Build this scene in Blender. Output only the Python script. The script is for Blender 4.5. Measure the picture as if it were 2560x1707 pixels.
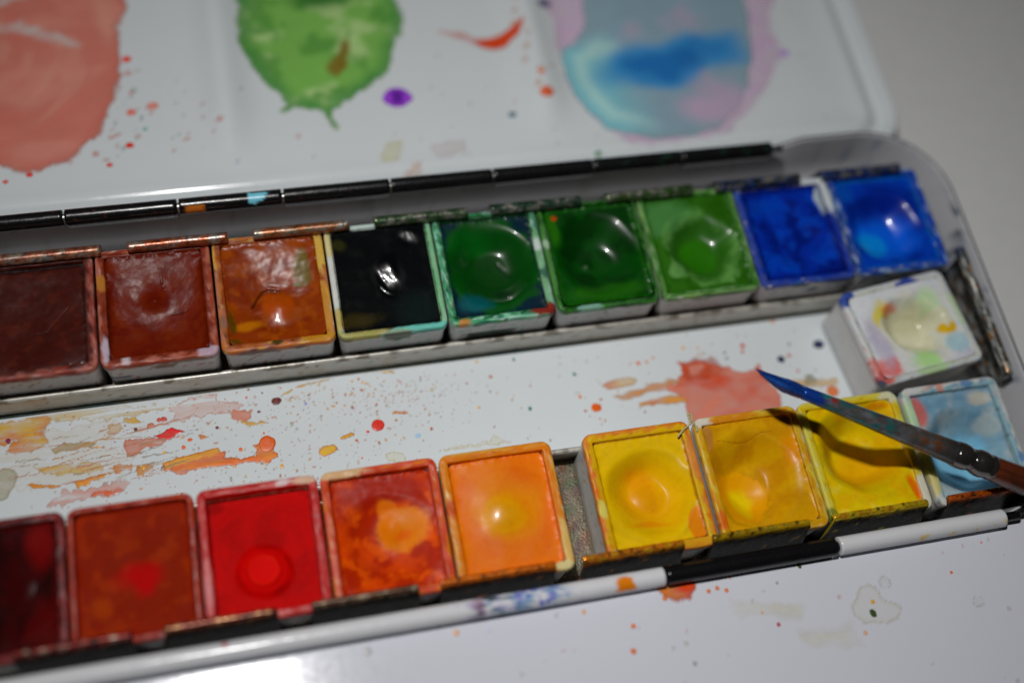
import bpy, math
import numpy as np
from mathutils import Matrix, Vector

# ------------------------------------------------------------------ camera, world, light
# All lengths below are millimetres in a frame whose z = 0 is the level of the pan rims;
# the table lies at z = -11.5 and becomes z = 0 m in the scene.
ZT = 11.5
MM = 0.001
scene = bpy.context.scene
for o in list(bpy.data.objects):
    bpy.data.objects.remove(o)


def wp(p):
    return (p[0] * MM, p[1] * MM, (p[2] + ZT) * MM)


cam_d = bpy.data.cameras.new('camera')
cam = bpy.data.objects.new('camera', cam_d)
scene.collection.objects.link(cam)
cam.location = wp((-105.294, -67.426, 149.576))
cam.rotation_euler = (0.428874, -0.128807, -0.194182)
cam_d.sensor_width = 36.0
cam_d.lens = 40.02
cam_d.clip_start = 0.005
cam_d.clip_end = 20.0
cam_d.dof.use_dof = True
cam_d.dof.focus_distance = 0.1630
cam_d.dof.aperture_fstop = 5.1
scene.camera = cam

world = bpy.data.worlds.new('World')
scene.world = world
world.use_nodes = True
bg = world.node_tree.nodes['Background']
bg.inputs[0].default_value = (0.92, 0.95, 1.0, 1)
bg.inputs[1].default_value = 0.004

fl_d = bpy.data.lights.new('camera_flash', 'AREA')
fl_d.shape = 'RECTANGLE'
fl_d.size = 0.012
fl_d.size_y = 0.009
fl_d.energy = 0.130
fl_d.color = (1.0, 0.985, 0.965)
fl_d.spread = math.radians(88)
flash = bpy.data.objects.new('camera_flash', fl_d)
scene.collection.objects.link(flash)
flash.location = wp((-137, 12, 275))
aim = Vector(wp((-66, -16, -4))) - flash.location
flash.rotation_euler = aim.to_track_quat('-Z', 'Y').to_euler()

scene.view_settings.view_transform = 'Standard'
scene.view_settings.look = 'None'
scene.view_settings.exposure = 0.0
scene.view_settings.gamma = 1.0
scene.render.film_transparent = False
scene.cycles.max_bounces = 8
scene.cycles.diffuse_bounces = 2
scene.cycles.transparent_max_bounces = 12
scene.cycles.use_denoising = True
scene.cycles.sample_clamp_indirect = 4.0

# ------------------------------------------------------------------ numeric helpers
RNG = np.random.default_rng(11)


def lin(c):
    c = np.asarray(c, float) / 255.0
    return np.where(c <= 0.04045, c / 12.92, ((c + 0.055) / 1.055) ** 2.4)


def D(r, g, b, w=192):
    """surface colour of a thing seen as (r,g,b) next to white enamel seen as w"""
    c = lin((r, g, b)) / lin(w) * 0.78
    return np.clip(c * min(1.0, 0.84 / c.max()), 0.0015, 0.9)


def sm(a, b, x):
    t = np.clip((x - a) / (b - a), 0, 1)
    return t * t * (3 - 2 * t)


def _h(i, j, s):
    n = (i.astype(np.int64) * 374761393 + j.astype(np.int64) * 668265263 + s * 1442695041) & 0x7fffffff
    n = ((n ^ (n >> 13)) * 1274126177) & 0x7fffffff
    n = n ^ (n >> 16)
    return (n & 0xffff) / 32767.5 - 1.0


def vn(x, y, s):
    """gradient noise, about -1..1"""
    xi, yi = np.floor(x), np.floor(y)
    fx, fy = x - xi, y - yi
    u = fx * fx * fx * (fx * (fx * 6 - 15) + 10)
    v = fy * fy * fy * (fy * (fy * 6 - 15) + 10)
    def g(ix, iy, dx, dy):
        a = _h(ix, iy, s) * math.pi
        return np.cos(a) * dx + np.sin(a) * dy
    a = g(xi, yi, fx, fy); b = g(xi + 1, yi, fx - 1, fy)
    c = g(xi, yi + 1, fx, fy - 1); d = g(xi + 1, yi + 1, fx - 1, fy - 1)
    return ((a * (1 - u) + b * u) * (1 - v) + (c * (1 - u) + d * u) * v) * 1.6


def fbm(x, y, s=0, octv=4):
    r = 0; a = 0.55; t = 0
    for k in range(octv):
        r = r + a * vn(x, y, s + 17 * k); t += a
        x, y = x * 1.93 + 3.1 + 0.4 * y, y * 1.93 + 7.7 - 0.4 * x
        a *= 0.52
    return r / t * 1.35


def ridged(x, y, s=0, octv=3):
    r = 0; a = 0.6
    for k in range(octv):
        r = r + a * (1 - np.sqrt(vn(x, y, s + 31 * k) ** 2 + 0.01) * 2.0)
        x, y = x * 1.7 + 1.3 - 1.1 * y, y * 1.7 + 5.1 + 1.1 * x
        a *= 0.5
    return r


def sdf(X, Y, poly):
    P = np.asarray(poly, float)
    d2 = np.full(X.shape, 1e18)
    ins = np.zeros(X.shape, bool)
    n = len(P)
    for i in range(n):
        ax, ay = P[i]; bx, by = P[(i + 1) % n]
        ex, ey = bx - ax, by - ay
        l2 = ex * ex + ey * ey + 1e-12
        t = np.clip(((X - ax) * ex + (Y - ay) * ey) / l2, 0, 1)
        d2 = np.minimum(d2, (X - ax - t * ex) ** 2 + (Y - ay - t * ey) ** 2)
        c = ((ay > Y) != (by > Y)) & (X < (bx - ax) * (Y - ay) / (by - ay + 1e-12) + ax)
        ins ^= c
    d = np.sqrt(d2)
    return np.where(ins, -d, d)


def mixc(C, c, a):
    a = np.asarray(a)[..., None]
    return C * (1 - a) + np.asarray(c) * a


# ------------------------------------------------------------------ object helpers
COL = scene.collection
ORG = {}


def thing(name, label, cat, loc, rot=0.0, group=None):
    o = bpy.data.objects.new(name, None)
    COL.objects.link(o)
    o.empty_display_size = 0.005
    o.location = wp(loc); o.rotation_euler = (0, 0, rot)
    o['label'] = label; o['category'] = cat
    if group:
        o['group'] = group
    ORG[o.name] = np.array(loc, float)
    return o


def mk(name, V, F, mat, parent=None, local=False, col=None, alpha=None, rgh=None, smooth=True, label=None):
    """one mesh object; V in mm (table frame, or the parent's own frame when local)"""
    V = np.asarray(V, float).reshape(-1, 3)
    if parent is not None:
        org = ORG[parent.name]
        v = V if local else V - org
        v = v * MM
    else:
        org = None
        v = (V + np.array([0, 0, ZT])) * MM
    if not isinstance(F, (list, tuple)):
        F = [F]
    F = [np.asarray(f, np.int64) for f in F if len(f)]
    loops = np.concatenate([f.ravel() for f in F]).astype(np.int32)
    tot = np.concatenate([np.full(len(f), f.shape[1], np.int32) for f in F])
    start = np.concatenate([[0], np.cumsum(tot)[:-1]]).astype(np.int32)
    me = bpy.data.meshes.new(name)
    me.vertices.add(len(v)); me.vertices.foreach_set('co', v.astype(np.float32).ravel())
    me.loops.add(len(loops)); me.loops.foreach_set('vertex_index', loops)
    me.polygons.add(len(tot)); me.polygons.foreach_set('loop_start', start); me.polygons.foreach_set('loop_total', tot)
    me.update(calc_edges=True)
    if smooth:
        me.polygons.foreach_set('use_smooth', np.ones(len(tot), bool))
    if col is not None:
        C = np.empty((len(v), 4), np.float32)
        C[:, :3] = np.clip(col, 0.0008, 0.95)
        C[:, 3] = 1
        me.attributes.new('Col', 'FLOAT_COLOR', 'POINT').data.foreach_set('color', C.ravel())
    if alpha is not None:
        me.attributes.new('Opa', 'FLOAT', 'POINT').data.foreach_set('value', np.asarray(alpha, np.float32))
    if rgh is not None:
        me.attributes.new('Rgh', 'FLOAT', 'POINT').data.foreach_set('value', np.broadcast_to(np.asarray(rgh, np.float32), (len(v),)).copy())
    me.materials.append(mat)
    me.validate()
    o = bpy.data.objects.new(name, me)
    COL.objects.link(o)
    if parent is not None:
        o.parent = parent
        ORG[o.name] = org
    if label:
        o['label'] = label
    return o


def grid_f(nx, ny, wrap=False):
    i = np.arange(nx if wrap else nx - 1)[None, :]; j = np.arange(ny - 1)[:, None]
    i2 = (i + 1) % nx
    a = i + j * nx; b = i2 + j * nx; c = i2 + (j + 1) * nx; d = i + (j + 1) * nx
    return np.stack([np.broadcast_to(q, (ny - 1, i.size)) for q in (a, b, c, d)], -1).reshape(-1, 4)


def loft(rings, cap0=False, cap1=False):
    R = np.asarray(rings); n = R.shape[1]
    F = [grid_f(n, R.shape[0], True)]
    V = R.reshape(-1, 3)
    if cap0:
        F.append(np.arange(n)[::-1][None, :])
    if cap1:
        F.append((np.arange(n) + (R.shape[0] - 1) * n)[None, :])
    return V, F


def rrect(x0, x1, y0, y1, r, d=0.0, n=(30, 14)):
    """points of a rounded rectangle inset by d (counter-clockwise, same count for each d)"""
    x0, x1, y0, y1 = x0 + d, x1 - d, y0 + d, y1 - d
    r = max(r - d, 0.02)
    r = min(r, (x1 - x0) / 2 - 1e-4, (y1 - y0) / 2 - 1e-4)
    nx, ny, na = n[0], n[1], n[2] if len(n) > 2 else 6
    pts = []
    def arc(cx, cy, a0):
        for k in range(na):
            a = a0 + math.pi / 2 * (k + 0.5) / na
            pts.append((cx + r * math.cos(a), cy + r * math.sin(a)))
    def seg(ax, ay, bx, by, m):
        for k in range(m):
            t = (k + 0.5) / m
            pts.append((ax + (bx - ax) * t, ay + (by - ay) * t))
    seg(x0 + r, y0, x1 - r, y0, nx); arc(x1 - r, y0 + r, -math.pi / 2)
    seg(x1, y0 + r, x1, y1 - r, ny); arc(x1 - r, y1 - r, 0)
    seg(x1 - r, y1, x0 + r, y1, nx); arc(x0 + r, y1 - r, math.pi / 2)
    seg(x0, y1 - r, x0, y0 + r, ny); arc(x0 + r, y0 + r, math.pi)
    return np.array(pts)


def ring(P, z):
    return np.column_stack([P, np.broadcast_to(z, (len(P),))])


def sweep_x(prof, xs, closed=True):
    """profile of (y,z) points drawn along x; closed profile with end caps"""
    prof = np.asarray(prof, float); m = len(prof)
    R = [np.column_stack([np.full(m, x), prof]) for x in xs]
    return loft(R, True, True)


def tube(path, rad, n=12, caps=True):
    path = np.asarray(path, float); rad = np.broadcast_to(np.asarray(rad, float), (len(path),))
    t = np.gradient(path, axis=0); t /= np.linalg.norm(t, axis=1)[:, None]
    up = np.array([0.13, 0.21, 1.0])
    R = []
    for p, d, r in zip(path, t, rad):
        a = np.cross(d, up); a /= np.linalg.norm(a); b = np.cross(d, a)
        th = np.arange(n) / n * 2 * math.pi
        R.append(p + r * (np.cos(th)[:, None] * a + np.sin(th)[:, None] * b))
    return loft(R, caps, caps)


# ------------------------------------------------------------------ materials
def newmat(name):
    m = bpy.data.materials.new(name); m.use_nodes = True
    nt = m.node_tree; nt.nodes.clear()
    return m, nt, nt.nodes, nt.links


def vcmat(name, rough=0.35, metal=0.0, spec=0.5, bump=0.0, bscale=1500.0, var=0.08, rvar=0.12, coat=0.0,
          base=None, alpha=False, rattr=False, bump2=0.0, b2scale=300.0, sss=0.0, coat_rough=0.05):
    m, nt, N, K = newmat(name)
    out = N.new('ShaderNodeOutputMaterial'); P = N.new('ShaderNodeBsdfPrincipled')
    tc = N.new('ShaderNodeTexCoord')
    nz = N.new('ShaderNodeTexNoise'); nz.inputs['Scale'].default_value = bscale
    nz.inputs['Detail'].default_value = 5; nz.inputs['Roughness'].default_value = 0.6
    K.new(tc.outputs['Object'], nz.inputs['Vector'])
    n2 = N.new('ShaderNodeTexNoise'); n2.inputs['Scale'].default_value = b2scale; n2.inputs['Detail'].default_value = 4
    K.new(tc.outputs['Object'], n2.inputs['Vector'])
    if base is None:
        at = N.new('ShaderNodeAttribute'); at.attribute_name = 'Col'; src = at.outputs['Color']
    else:
        rgb = N.new('ShaderNodeRGB'); rgb.outputs[0].default_value = (*base, 1); src = rgb.outputs[0]
    mr = N.new('ShaderNodeMapRange'); mr.inputs['From Min'].default_value = 0.3; mr.inputs['From Max'].default_value = 0.7
    mr.inputs['To Min'].default_value = 1 - var; mr.inputs['To Max'].default_value = 1 + var
    K.new(n2.outputs['Fac'], mr.inputs['Value'])
    vm = N.new('ShaderNodeVectorMath'); vm.operation = 'SCALE'
    K.new(src, vm.inputs[0]); K.new(mr.outputs[0], vm.inputs['Scale'])
    K.new(vm.outputs[0], P.inputs['Base Color'])
    rr = N.new('ShaderNodeMapRange'); rr.inputs['From Min'].default_value = 0.3; rr.inputs['From Max'].default_value = 0.7
    rr.inputs['To Min'].default_value = -rvar; rr.inputs['To Max'].default_value = rvar
    K.new(nz.outputs['Fac'], rr.inputs['Value'])
    ad = N.new('ShaderNodeMath'); ad.operation = 'ADD'; ad.use_clamp = True
    if rattr:
        ra = N.new('ShaderNodeAttribute'); ra.attribute_name = 'Rgh'; K.new(ra.outputs['Fac'], ad.inputs[0])
        sr = N.new('ShaderNodeMapRange'); sr.inputs['From Min'].default_value = 0.10; sr.inputs['From Max'].default_value = 0.45
        sr.inputs['To Min'].default_value = 0.42; sr.inputs['To Max'].default_value = 0.04
        K.new(ra.outputs['Fac'], sr.inputs['Value'])
    else:
        ad.inputs[0].default_value = rough
    K.new(rr.outputs[0], ad.inputs[1])
    if rattr:
        mxr = N.new('ShaderNodeMath'); mxr.operation = 'MAXIMUM'; mxr.inputs[1].default_value = 0.30
        K.new(ad.outputs[0], mxr.inputs[0]); K.new(mxr.outputs[0], P.inputs['Roughness'])
        cw = N.new('ShaderNodeMapRange'); cw.inputs['From Min'].default_value = 0.12; cw.inputs['From Max'].default_value = 0.26
        cw.inputs['To Min'].default_value = 0.75; cw.inputs['To Max'].default_value = 0.0
        K.new(ra.outputs['Fac'], cw.inputs['Value']); K.new(cw.outputs[0], P.inputs['Coat Weight'])
    else:
        K.new(ad.outputs[0], P.inputs['Roughness'])
    P.inputs['Metallic'].default_value = metal
    P.inputs['Specular IOR Level'].default_value = spec
    if rattr:
        K.new(sr.outputs[0], P.inputs['Specular IOR Level'])
    if not rattr:
        P.inputs['Coat Weight'].default_value = coat
    P.inputs['Coat Roughness'].default_value = coat_rough
    if sss:
        P.inputs['Subsurface Weight'].default_value = sss
        P.inputs['Subsurface Radius'].default_value = (0.0040, 0.0034, 0.0028)
        P.inputs['Subsurface Scale'].default_value = 1.0
    nrm = None
    if bump2:
        b2 = N.new('ShaderNodeBump'); b2.inputs['Distance'].default_value = bump2; b2.inputs['Strength'].default_value = 1.0
        K.new(n2.outputs['Fac'], b2.inputs['Height']); nrm = b2.outputs[0]
    if bump:
        b1 = N.new('ShaderNodeBump'); b1.inputs['Distance'].default_value = bump; b1.inputs['Strength'].default_value = 1.0
        K.new(nz.outputs['Fac'], b1.inputs['Height'])
        if nrm is not None:
            K.new(nrm, b1.inputs['Normal'])
        nrm = b1.outputs[0]
    if nrm is not None:
        K.new(nrm, P.inputs['Normal'])
    if alpha:
        aa = N.new('ShaderNodeAttribute'); aa.attribute_name = 'Opa'
        K.new(aa.outputs['Fac'], P.inputs['Alpha'])
    K.new(P.outputs[0], out.inputs[0])
    return m


M = {}
M['enamel'] = vcmat('white_enamel', rough=0.16, base=(0.72, 0.77, 0.795), var=0.012, rvar=0.03, bump=0.000002, bscale=500, bump2=0.000012, b2scale=60)
M['enamel_c'] = vcmat('stained_white_enamel', rough=0.18, var=0.02, rvar=0.04, bump2=0.00001, b2scale=70)
M['flap'] = vcmat('flap_enamel', rough=0.13, base=(0.73, 0.745, 0.825), var=0.012, rvar=0.03, bump2=0.00002, b2scale=45)
M['black'] = vcmat('black_enamel', rough=0.24, var=0.1, rvar=0.06, bump=0.000003, bscale=2500)
M['blackplain'] = vcmat('black_enamel_plain', rough=0.35, base=(0.006, 0.006, 0.007), bump=0.00001, bscale=2500)
M['paint_film'] = vcmat('dried_paint_film', rough=0.35, alpha=True, spec=0.25, var=0.03, b2scale=120, rvar=0.1, bump=0.000006, bscale=1800)
M['drop'] = vcmat('dried_paint_drop', rough=0.3, var=0.08, bump=0.000003, bscale=2500, spec=0.35)
M['pan'] = vcmat('pan_plastic', rough=0.34, var=0.05, rvar=0.08, bump=0.000005, bscale=1300, sss=0.5, spec=0.13)
M['cake'] = vcmat('paint_cake', rattr=True, var=0.05, rvar=0.04, bump=0.0000012, bscale=1900, spec=0.28, b2scale=150, coat_rough=0.09)
M['metal'] = vcmat('stained_tinplate', rough=0.36, metal=0.25, var=0.08, rvar=0.12, bump=0.00002, bscale=4500, bump2=0.00002, b2scale=700)
M['clip'] = vcmat('painted_clip', rough=0.3, metal=0.45, var=0.2, rvar=0.18, bump=0.000012, bscale=2500, bump2=0.00003, b2scale=450)
M['rackfloor'] = vcmat('speckled_tinplate', rough=0.35, metal=0.75, var=0.2, rvar=0.2, bump=0.00005, bscale=3500, bump2=0.00003, b2scale=900)
M['pin'] = vcmat('hinge_pin_steel', rough=0.3, metal=0.9, base=(0.55, 0.53, 0.5), bump=0.00002)
M['table'] = vcmat('table_top', rough=0.6, base=(0.72, 0.725, 0.725), var=0.02, rvar=0.05, bump=0.00002, bscale=900)
M['ferrule'] = vcmat('stained_ferrule', rough=0.22, metal=0.45, var=0.15, rvar=0.08, bump=0.000006, bscale=2200, bump2=0.00001, b2scale=700)
M['crimp'] = vcmat('dark_crimp_metal', rough=0.16, metal=0.9, base=(0.22, 0.2, 0.185), var=0.2, rvar=0.08, bump=0.000006, bscale=2500, bump2=0.00002, b2scale=600)
M['wood'] = vcmat('varnished_handle', rough=0.25, var=0.2, bump=0.00002, bscale=1500, coat=0.6, coat_rough=0.12)
M['bristle'] = vcmat('wet_bristles', rough=0.3, var=0.1, bump=0.00003, bscale=2500, coat=0.5)
M['thread'] = vcmat('thread', rough=0.7, base=(0.5, 0.5, 0.24))

P = {}
P['pink']=[(-149,76.9),(-123.9,74.9),(-124.1,67.5),(-125.7,64),(-125.9,58.7),(-125.8,54.3),(-126.8,50.6),(-128.5,46.8),(-130.4,42.6),(-133.4,39.7),(-136.7,38.2),(-139.2,37.9),(-140.8,37.1),(-142.4,38.3),(-144.2,39.3),(-149.2,41.8)]
P['green']=[(-105.3,71.6),(-101,76.1),(-81.3,71.6),(-78.9,64.7),(-78.7,61.4),(-80.9,56.4),(-82.3,52),(-85.7,48.7),(-90.1,46.1),(-92.8,44.6),(-93,40.4),(-94.3,43.5),(-95.9,44.9),(-97.9,45.6),(-101.2,44.6),(-100,46.2),(-101.1,48.5),(-103.6,51.4),(-105.6,56),(-106.6,60.6)]
P['teal']=[(-52.2,52.9),(-49.7,53.6),(-46.9,57.2),(-44.7,68.8),(-16,66.6),(-16.4,56.5),(-18.3,47.9),(-21.1,41.6),(-24.4,37.3),(-28.5,34.1),(-34.4,32.5),(-40.6,32.7),(-43.3,34.3),(-48.2,36.1),(-51,40.9),(-52.8,46.5)]
P['lilac']=[(-52.7,69.4),(-7.6,65.9),(-13.2,54.3),(-11.8,49.2),(-16.9,42.1),(-22,37),(-27.2,33),(-35.4,31.7),(-44.6,32.1),(-47.5,36.1),(-51.5,41.8),(-52.6,51.1),(-52.8,57.7)]
P['blue']=[(-46,47.2),(-40.6,51.9),(-33.5,54.6),(-27,54.3),(-21.5,50.1),(-21.8,46.3),(-26.3,44.9),(-31.6,43.1),(-38.1,42.8),(-45.5,44.4)]
P['cyan']=[(-51.8,52.9),(-43.6,52.6),(-41.3,49.1),(-45.4,44.9),(-40.2,40.7),(-45.6,37.6),(-50.9,41.3),(-52.3,47.3)]
P['brown']=[(-92.9,53),(-90.6,55.5),(-89.1,58.5),(-88.3,57.6),(-89.5,52.7),(-90.9,50.8),(-92.9,51.7)]
P['redstreak']=[(-73.4,58.7),(-69,58),(-65.6,55.8),(-62.5,55.7),(-59.5,57.2),(-58.1,58.2),(-59.8,55.7),(-63.5,54.5),(-66.8,55.4),(-70,56.8)]
P['lid_drops']=[(-82,45.7,2.2),(-57.1,43.1,1.1),(-57.3,47.1,0.6),(-63.4,40.3,0.6),(-125.1,40.8,0.6),(-124.6,57.5,0.7),(-124.5,47,0.7),(-121.1,47.9,0.8),(-128.3,37.5,0.45),(-122.6,43.6,0.35),(-11.8,48.3,0.8),(-50.6,31,0.5),(-140.1,37,0.5),(-143.6,36.1,0.4),(-124.3,50.8,0.3),(-53.3,62.6,1.2)]
P['lidwash']=[[(-86.2,33.3),(-85,37),(-82.1,37.1),(-83.8,33.1)],[(-83.1,30.5),(-81.5,32),(-80.3,32.5),(-80.5,30.2)],[(-78.3,35.8),(-72.9,36.1),(-71.9,33.4),(-77.7,33.2)]]
P['wa']=[(-141.7,-0.6),(-139.1,-0.6),(-136.3,-0.8),(-131.9,-1.3),(-123.9,-2),(-123.1,-2.5),(-126.5,-3.2),(-131.5,-3.2),(-134.1,-2.9),(-137,-2.7),(-139.3,-2.6),(-140,-3.2),(-141.9,-2.2)]
P['wb']=[(-147,-1.1),(-143.9,-1.9),(-142,-1.6),(-139.6,-1.1),(-139.3,-2.4),(-140,-3.6),(-140.1,-4.1),(-139.4,-5.8),(-141.3,-6.3),(-142.1,-6.8),(-144.5,-6.3),(-145.1,-5.7),(-143.7,-5),(-147,-4.7)]
P['wc']=[(-122.9,-2.4),(-121.7,-2.2),(-119.7,-1.7),(-117.6,-1.3),(-115.8,-1.7),(-116,-2.6),(-114.7,-3),(-113,-3.2),(-112.2,-4.1),(-113.5,-4.5),(-111.3,-5.2),(-111.4,-5.9),(-112.3,-6.5),(-113.4,-5.8),(-114.3,-4.7),(-116.5,-4.5),(-117.6,-4.9),(-119.9,-4.5),(-120.5,-5.3),(-121.6,-5.1),(-122.4,-4.6),(-122,-3.8),(-122.5,-3.4)]
P['wd']=[(-125.2,-6.7),(-124.1,-6.5),(-122.7,-5.8),(-120.9,-6.7),(-122.1,-7.1),(-123,-7.7),(-124.3,-7.4)]
P['we']=[(-129.2,-6.7),(-126.8,-7),(-125.1,-7.1),(-123.5,-7.7),(-124.2,-8.3),(-126.9,-8.4),(-127.7,-9.4),(-128.9,-9.3),(-129.3,-8.1)]
P['wf']=[(-124.3,-11.1),(-122.1,-10.6),(-118.7,-10.2),(-116.5,-9.8),(-116.3,-10.6),(-115.5,-10.6),(-115.6,-11.5),(-112.5,-12.1),(-111.3,-11.9),(-111,-10.8),(-111.5,-10.2),(-110.2,-10),(-108.8,-11.1),(-108.2,-12.5),(-109.6,-13.3),(-110.9,-12.9),(-112.2,-12.6),(-114.6,-12.9),(-117.6,-12.7),(-120.6,-12.6),(-122.9,-12.5),(-124.1,-12.1)]
P['wf2']=[(-124.3,-11.1),(-122.1,-10.6),(-118.7,-10.2),(-116.5,-9.8),(-116.2,-10.8),(-120.5,-11.4),(-123.8,-12)]
P['wf3']=[(-123.2,-12.4),(-120.6,-12.5),(-121.3,-13.2),(-122.4,-13)]
P['wh']=[(-147.1,-8.9),(-145.2,-8.6),(-144.2,-9),(-143.7,-9.6),(-144.3,-11.4),(-145.3,-13),(-147.1,-13.2)]
P['wi']=[(-139.3,-6.6),(-137.8,-6.2),(-135.2,-6.2),(-133.3,-6.6),(-133.6,-7.1),(-135.9,-7.2),(-138.6,-7.3)]
P['wj']=[(-142.6,-11.2),(-140.2,-11.9),(-138,-12.2),(-138.4,-12.5),(-141.8,-12)]
P['wk']=[(-136,-11.8),(-134,-11.8),(-131.9,-11.5),(-132.1,-11.8),(-133.9,-12.2),(-134.2,-12.7),(-135.3,-12.8),(-136.1,-12.9)]
P['wl']=[(-130.9,-10.3),(-128.5,-10.6),(-128.5,-11.4),(-130.9,-11.4)]
P['wl2']=[(-127.8,-11.2),(-127,-10.9),(-125.4,-11),(-125.6,-11.5),(-126.8,-12.4),(-127.9,-12.2)]
P['wm']=[(-141.9,-9.2),(-137.6,-9.3),(-132.6,-9.7),(-132.4,-11.2),(-137.6,-10.5),(-140.3,-10.1)]
P['wn']=[(-140,-14.7),(-137.4,-13),(-135.2,-13.4),(-129.6,-12.7),(-128.8,-13.3),(-129.6,-14.3),(-133.7,-14.5),(-136.2,-14.6),(-139.7,-15.5)]
P['wo']=[(-134,-13.9),(-132,-13.9),(-129.5,-14.2),(-129.5,-14.6),(-132.1,-14.7),(-134,-14.5)]
P['wp']=[(-119,-7.4),(-118.2,-7.7),(-117.4,-8.1),(-118.7,-8.3)]
P['wq']=[(-131.2,-4.1),(-129.6,-4.2),(-129.4,-5.1),(-130.1,-5.5),(-131.6,-5.4)]
P['wr']=[(-129.2,-3.4),(-127.7,-3.5),(-127.2,-4.1),(-126.4,-4.5),(-127.9,-4.4),(-129.2,-4.1)]
P['w1']=[(-93.2,-0.7),(-91.9,-0.7),(-90.7,-1.1),(-89.4,-1.8),(-90.1,-1.9),(-92.6,-1.4)]
P['w2']=[(-107.2,-3.5),(-106.1,-2.8),(-105,-2.2),(-104.9,-2.4),(-105.7,-2.9)]
P['w3']=[(-104.4,-2),(-103.2,-1.8),(-100.6,-1.5),(-98.5,-1.3),(-100.3,-1.8),(-102.8,-2),(-103.7,-2.3)]
P['w4']=[(-99,-11),(-98.5,-10.7),(-97.4,-10.4),(-96.9,-10.6),(-97,-10.9),(-97.7,-11),(-98.7,-11.3)]
P['w5']=[(-102.3,-12.4),(-101.6,-11.9),(-100.2,-11.8),(-99.7,-12.2),(-99.9,-12.9),(-101.6,-13.5),(-102.3,-13)]
P['w6']=[(-91,-8.2),(-90.3,-8),(-88.6,-8.4),(-88.6,-8.6),(-90.2,-8.4),(-90.7,-8.4)]
P['w7']=[(-92.8,-14.3),(-90.8,-14.4),(-89.9,-15.3),(-90,-16.3),(-92.5,-15.5)]
P['w8']=[(-85,-15.2),(-82.6,-14.8),(-77.2,-14.7),(-76.6,-13.8),(-74.5,-15.3),(-79.1,-15.3)]
P['w9']=[(-113,-6.3),(-112,-6.7),(-110.3,-6.7),(-109,-6.9),(-110.5,-7.1),(-111.7,-7.4)]
P['w10']=[(-114,-5.8),(-113.9,-4.5),(-111.2,-4.9),(-111.4,-6),(-112.3,-6.4)]
P['splash']=[(-45.5,-6),(-44.4,-6.6),(-43,-6.6),(-41.8,-6.5),(-40.8,-7),(-39,-7.9),(-37.4,-8),(-36.9,-8.9),(-35,-9.4),(-33.3,-9.2),(-32.5,-8.3),(-32.1,-8.5),(-32.1,-10),(-31.7,-10.6),(-30.2,-14.3),(-31.1,-17.9),(-36,-18.3),(-42.8,-17.3),(-46.1,-16.4),(-45.9,-13.7),(-45.8,-12.3),(-47.2,-11.1),(-48.1,-10.6),(-47.9,-9.8),(-46.2,-9.6),(-46,-8.6),(-45.3,-8.3),(-45,-7.1)]
P['splash_pale']=[(-44.2,-7),(-41.9,-6.7),(-40.9,-7.5),(-42.5,-8.9),(-44,-8.7)]
P['splash_str']=[(-51.4,-9),(-47.8,-9.7),(-47,-10.9),(-51.5,-10.2)]
P['splash_or']=[(-53.1,-12),(-51.1,-11.7),(-48.1,-11.4),(-45.5,-12.1),(-45.7,-12.9),(-49.4,-12.8),(-53.2,-12.5)]
P['capsule']=[(-58.2,-8.5),(-57.1,-7.9),(-54.9,-7.6),(-52.8,-7.9),(-52.7,-8.3),(-53.3,-8.9),(-55.3,-9.1),(-57.4,-9.1)]
P['w11']=[(-28.5,-11.9),(-25.9,-12),(-19.4,-12.7),(-19.8,-13.8),(-26.3,-13.3),(-28.7,-12.6)]
P['w12']=[(-25.1,-11.3),(-24.1,-11.4),(-23.4,-12.6),(-25.7,-13.2)]
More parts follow.
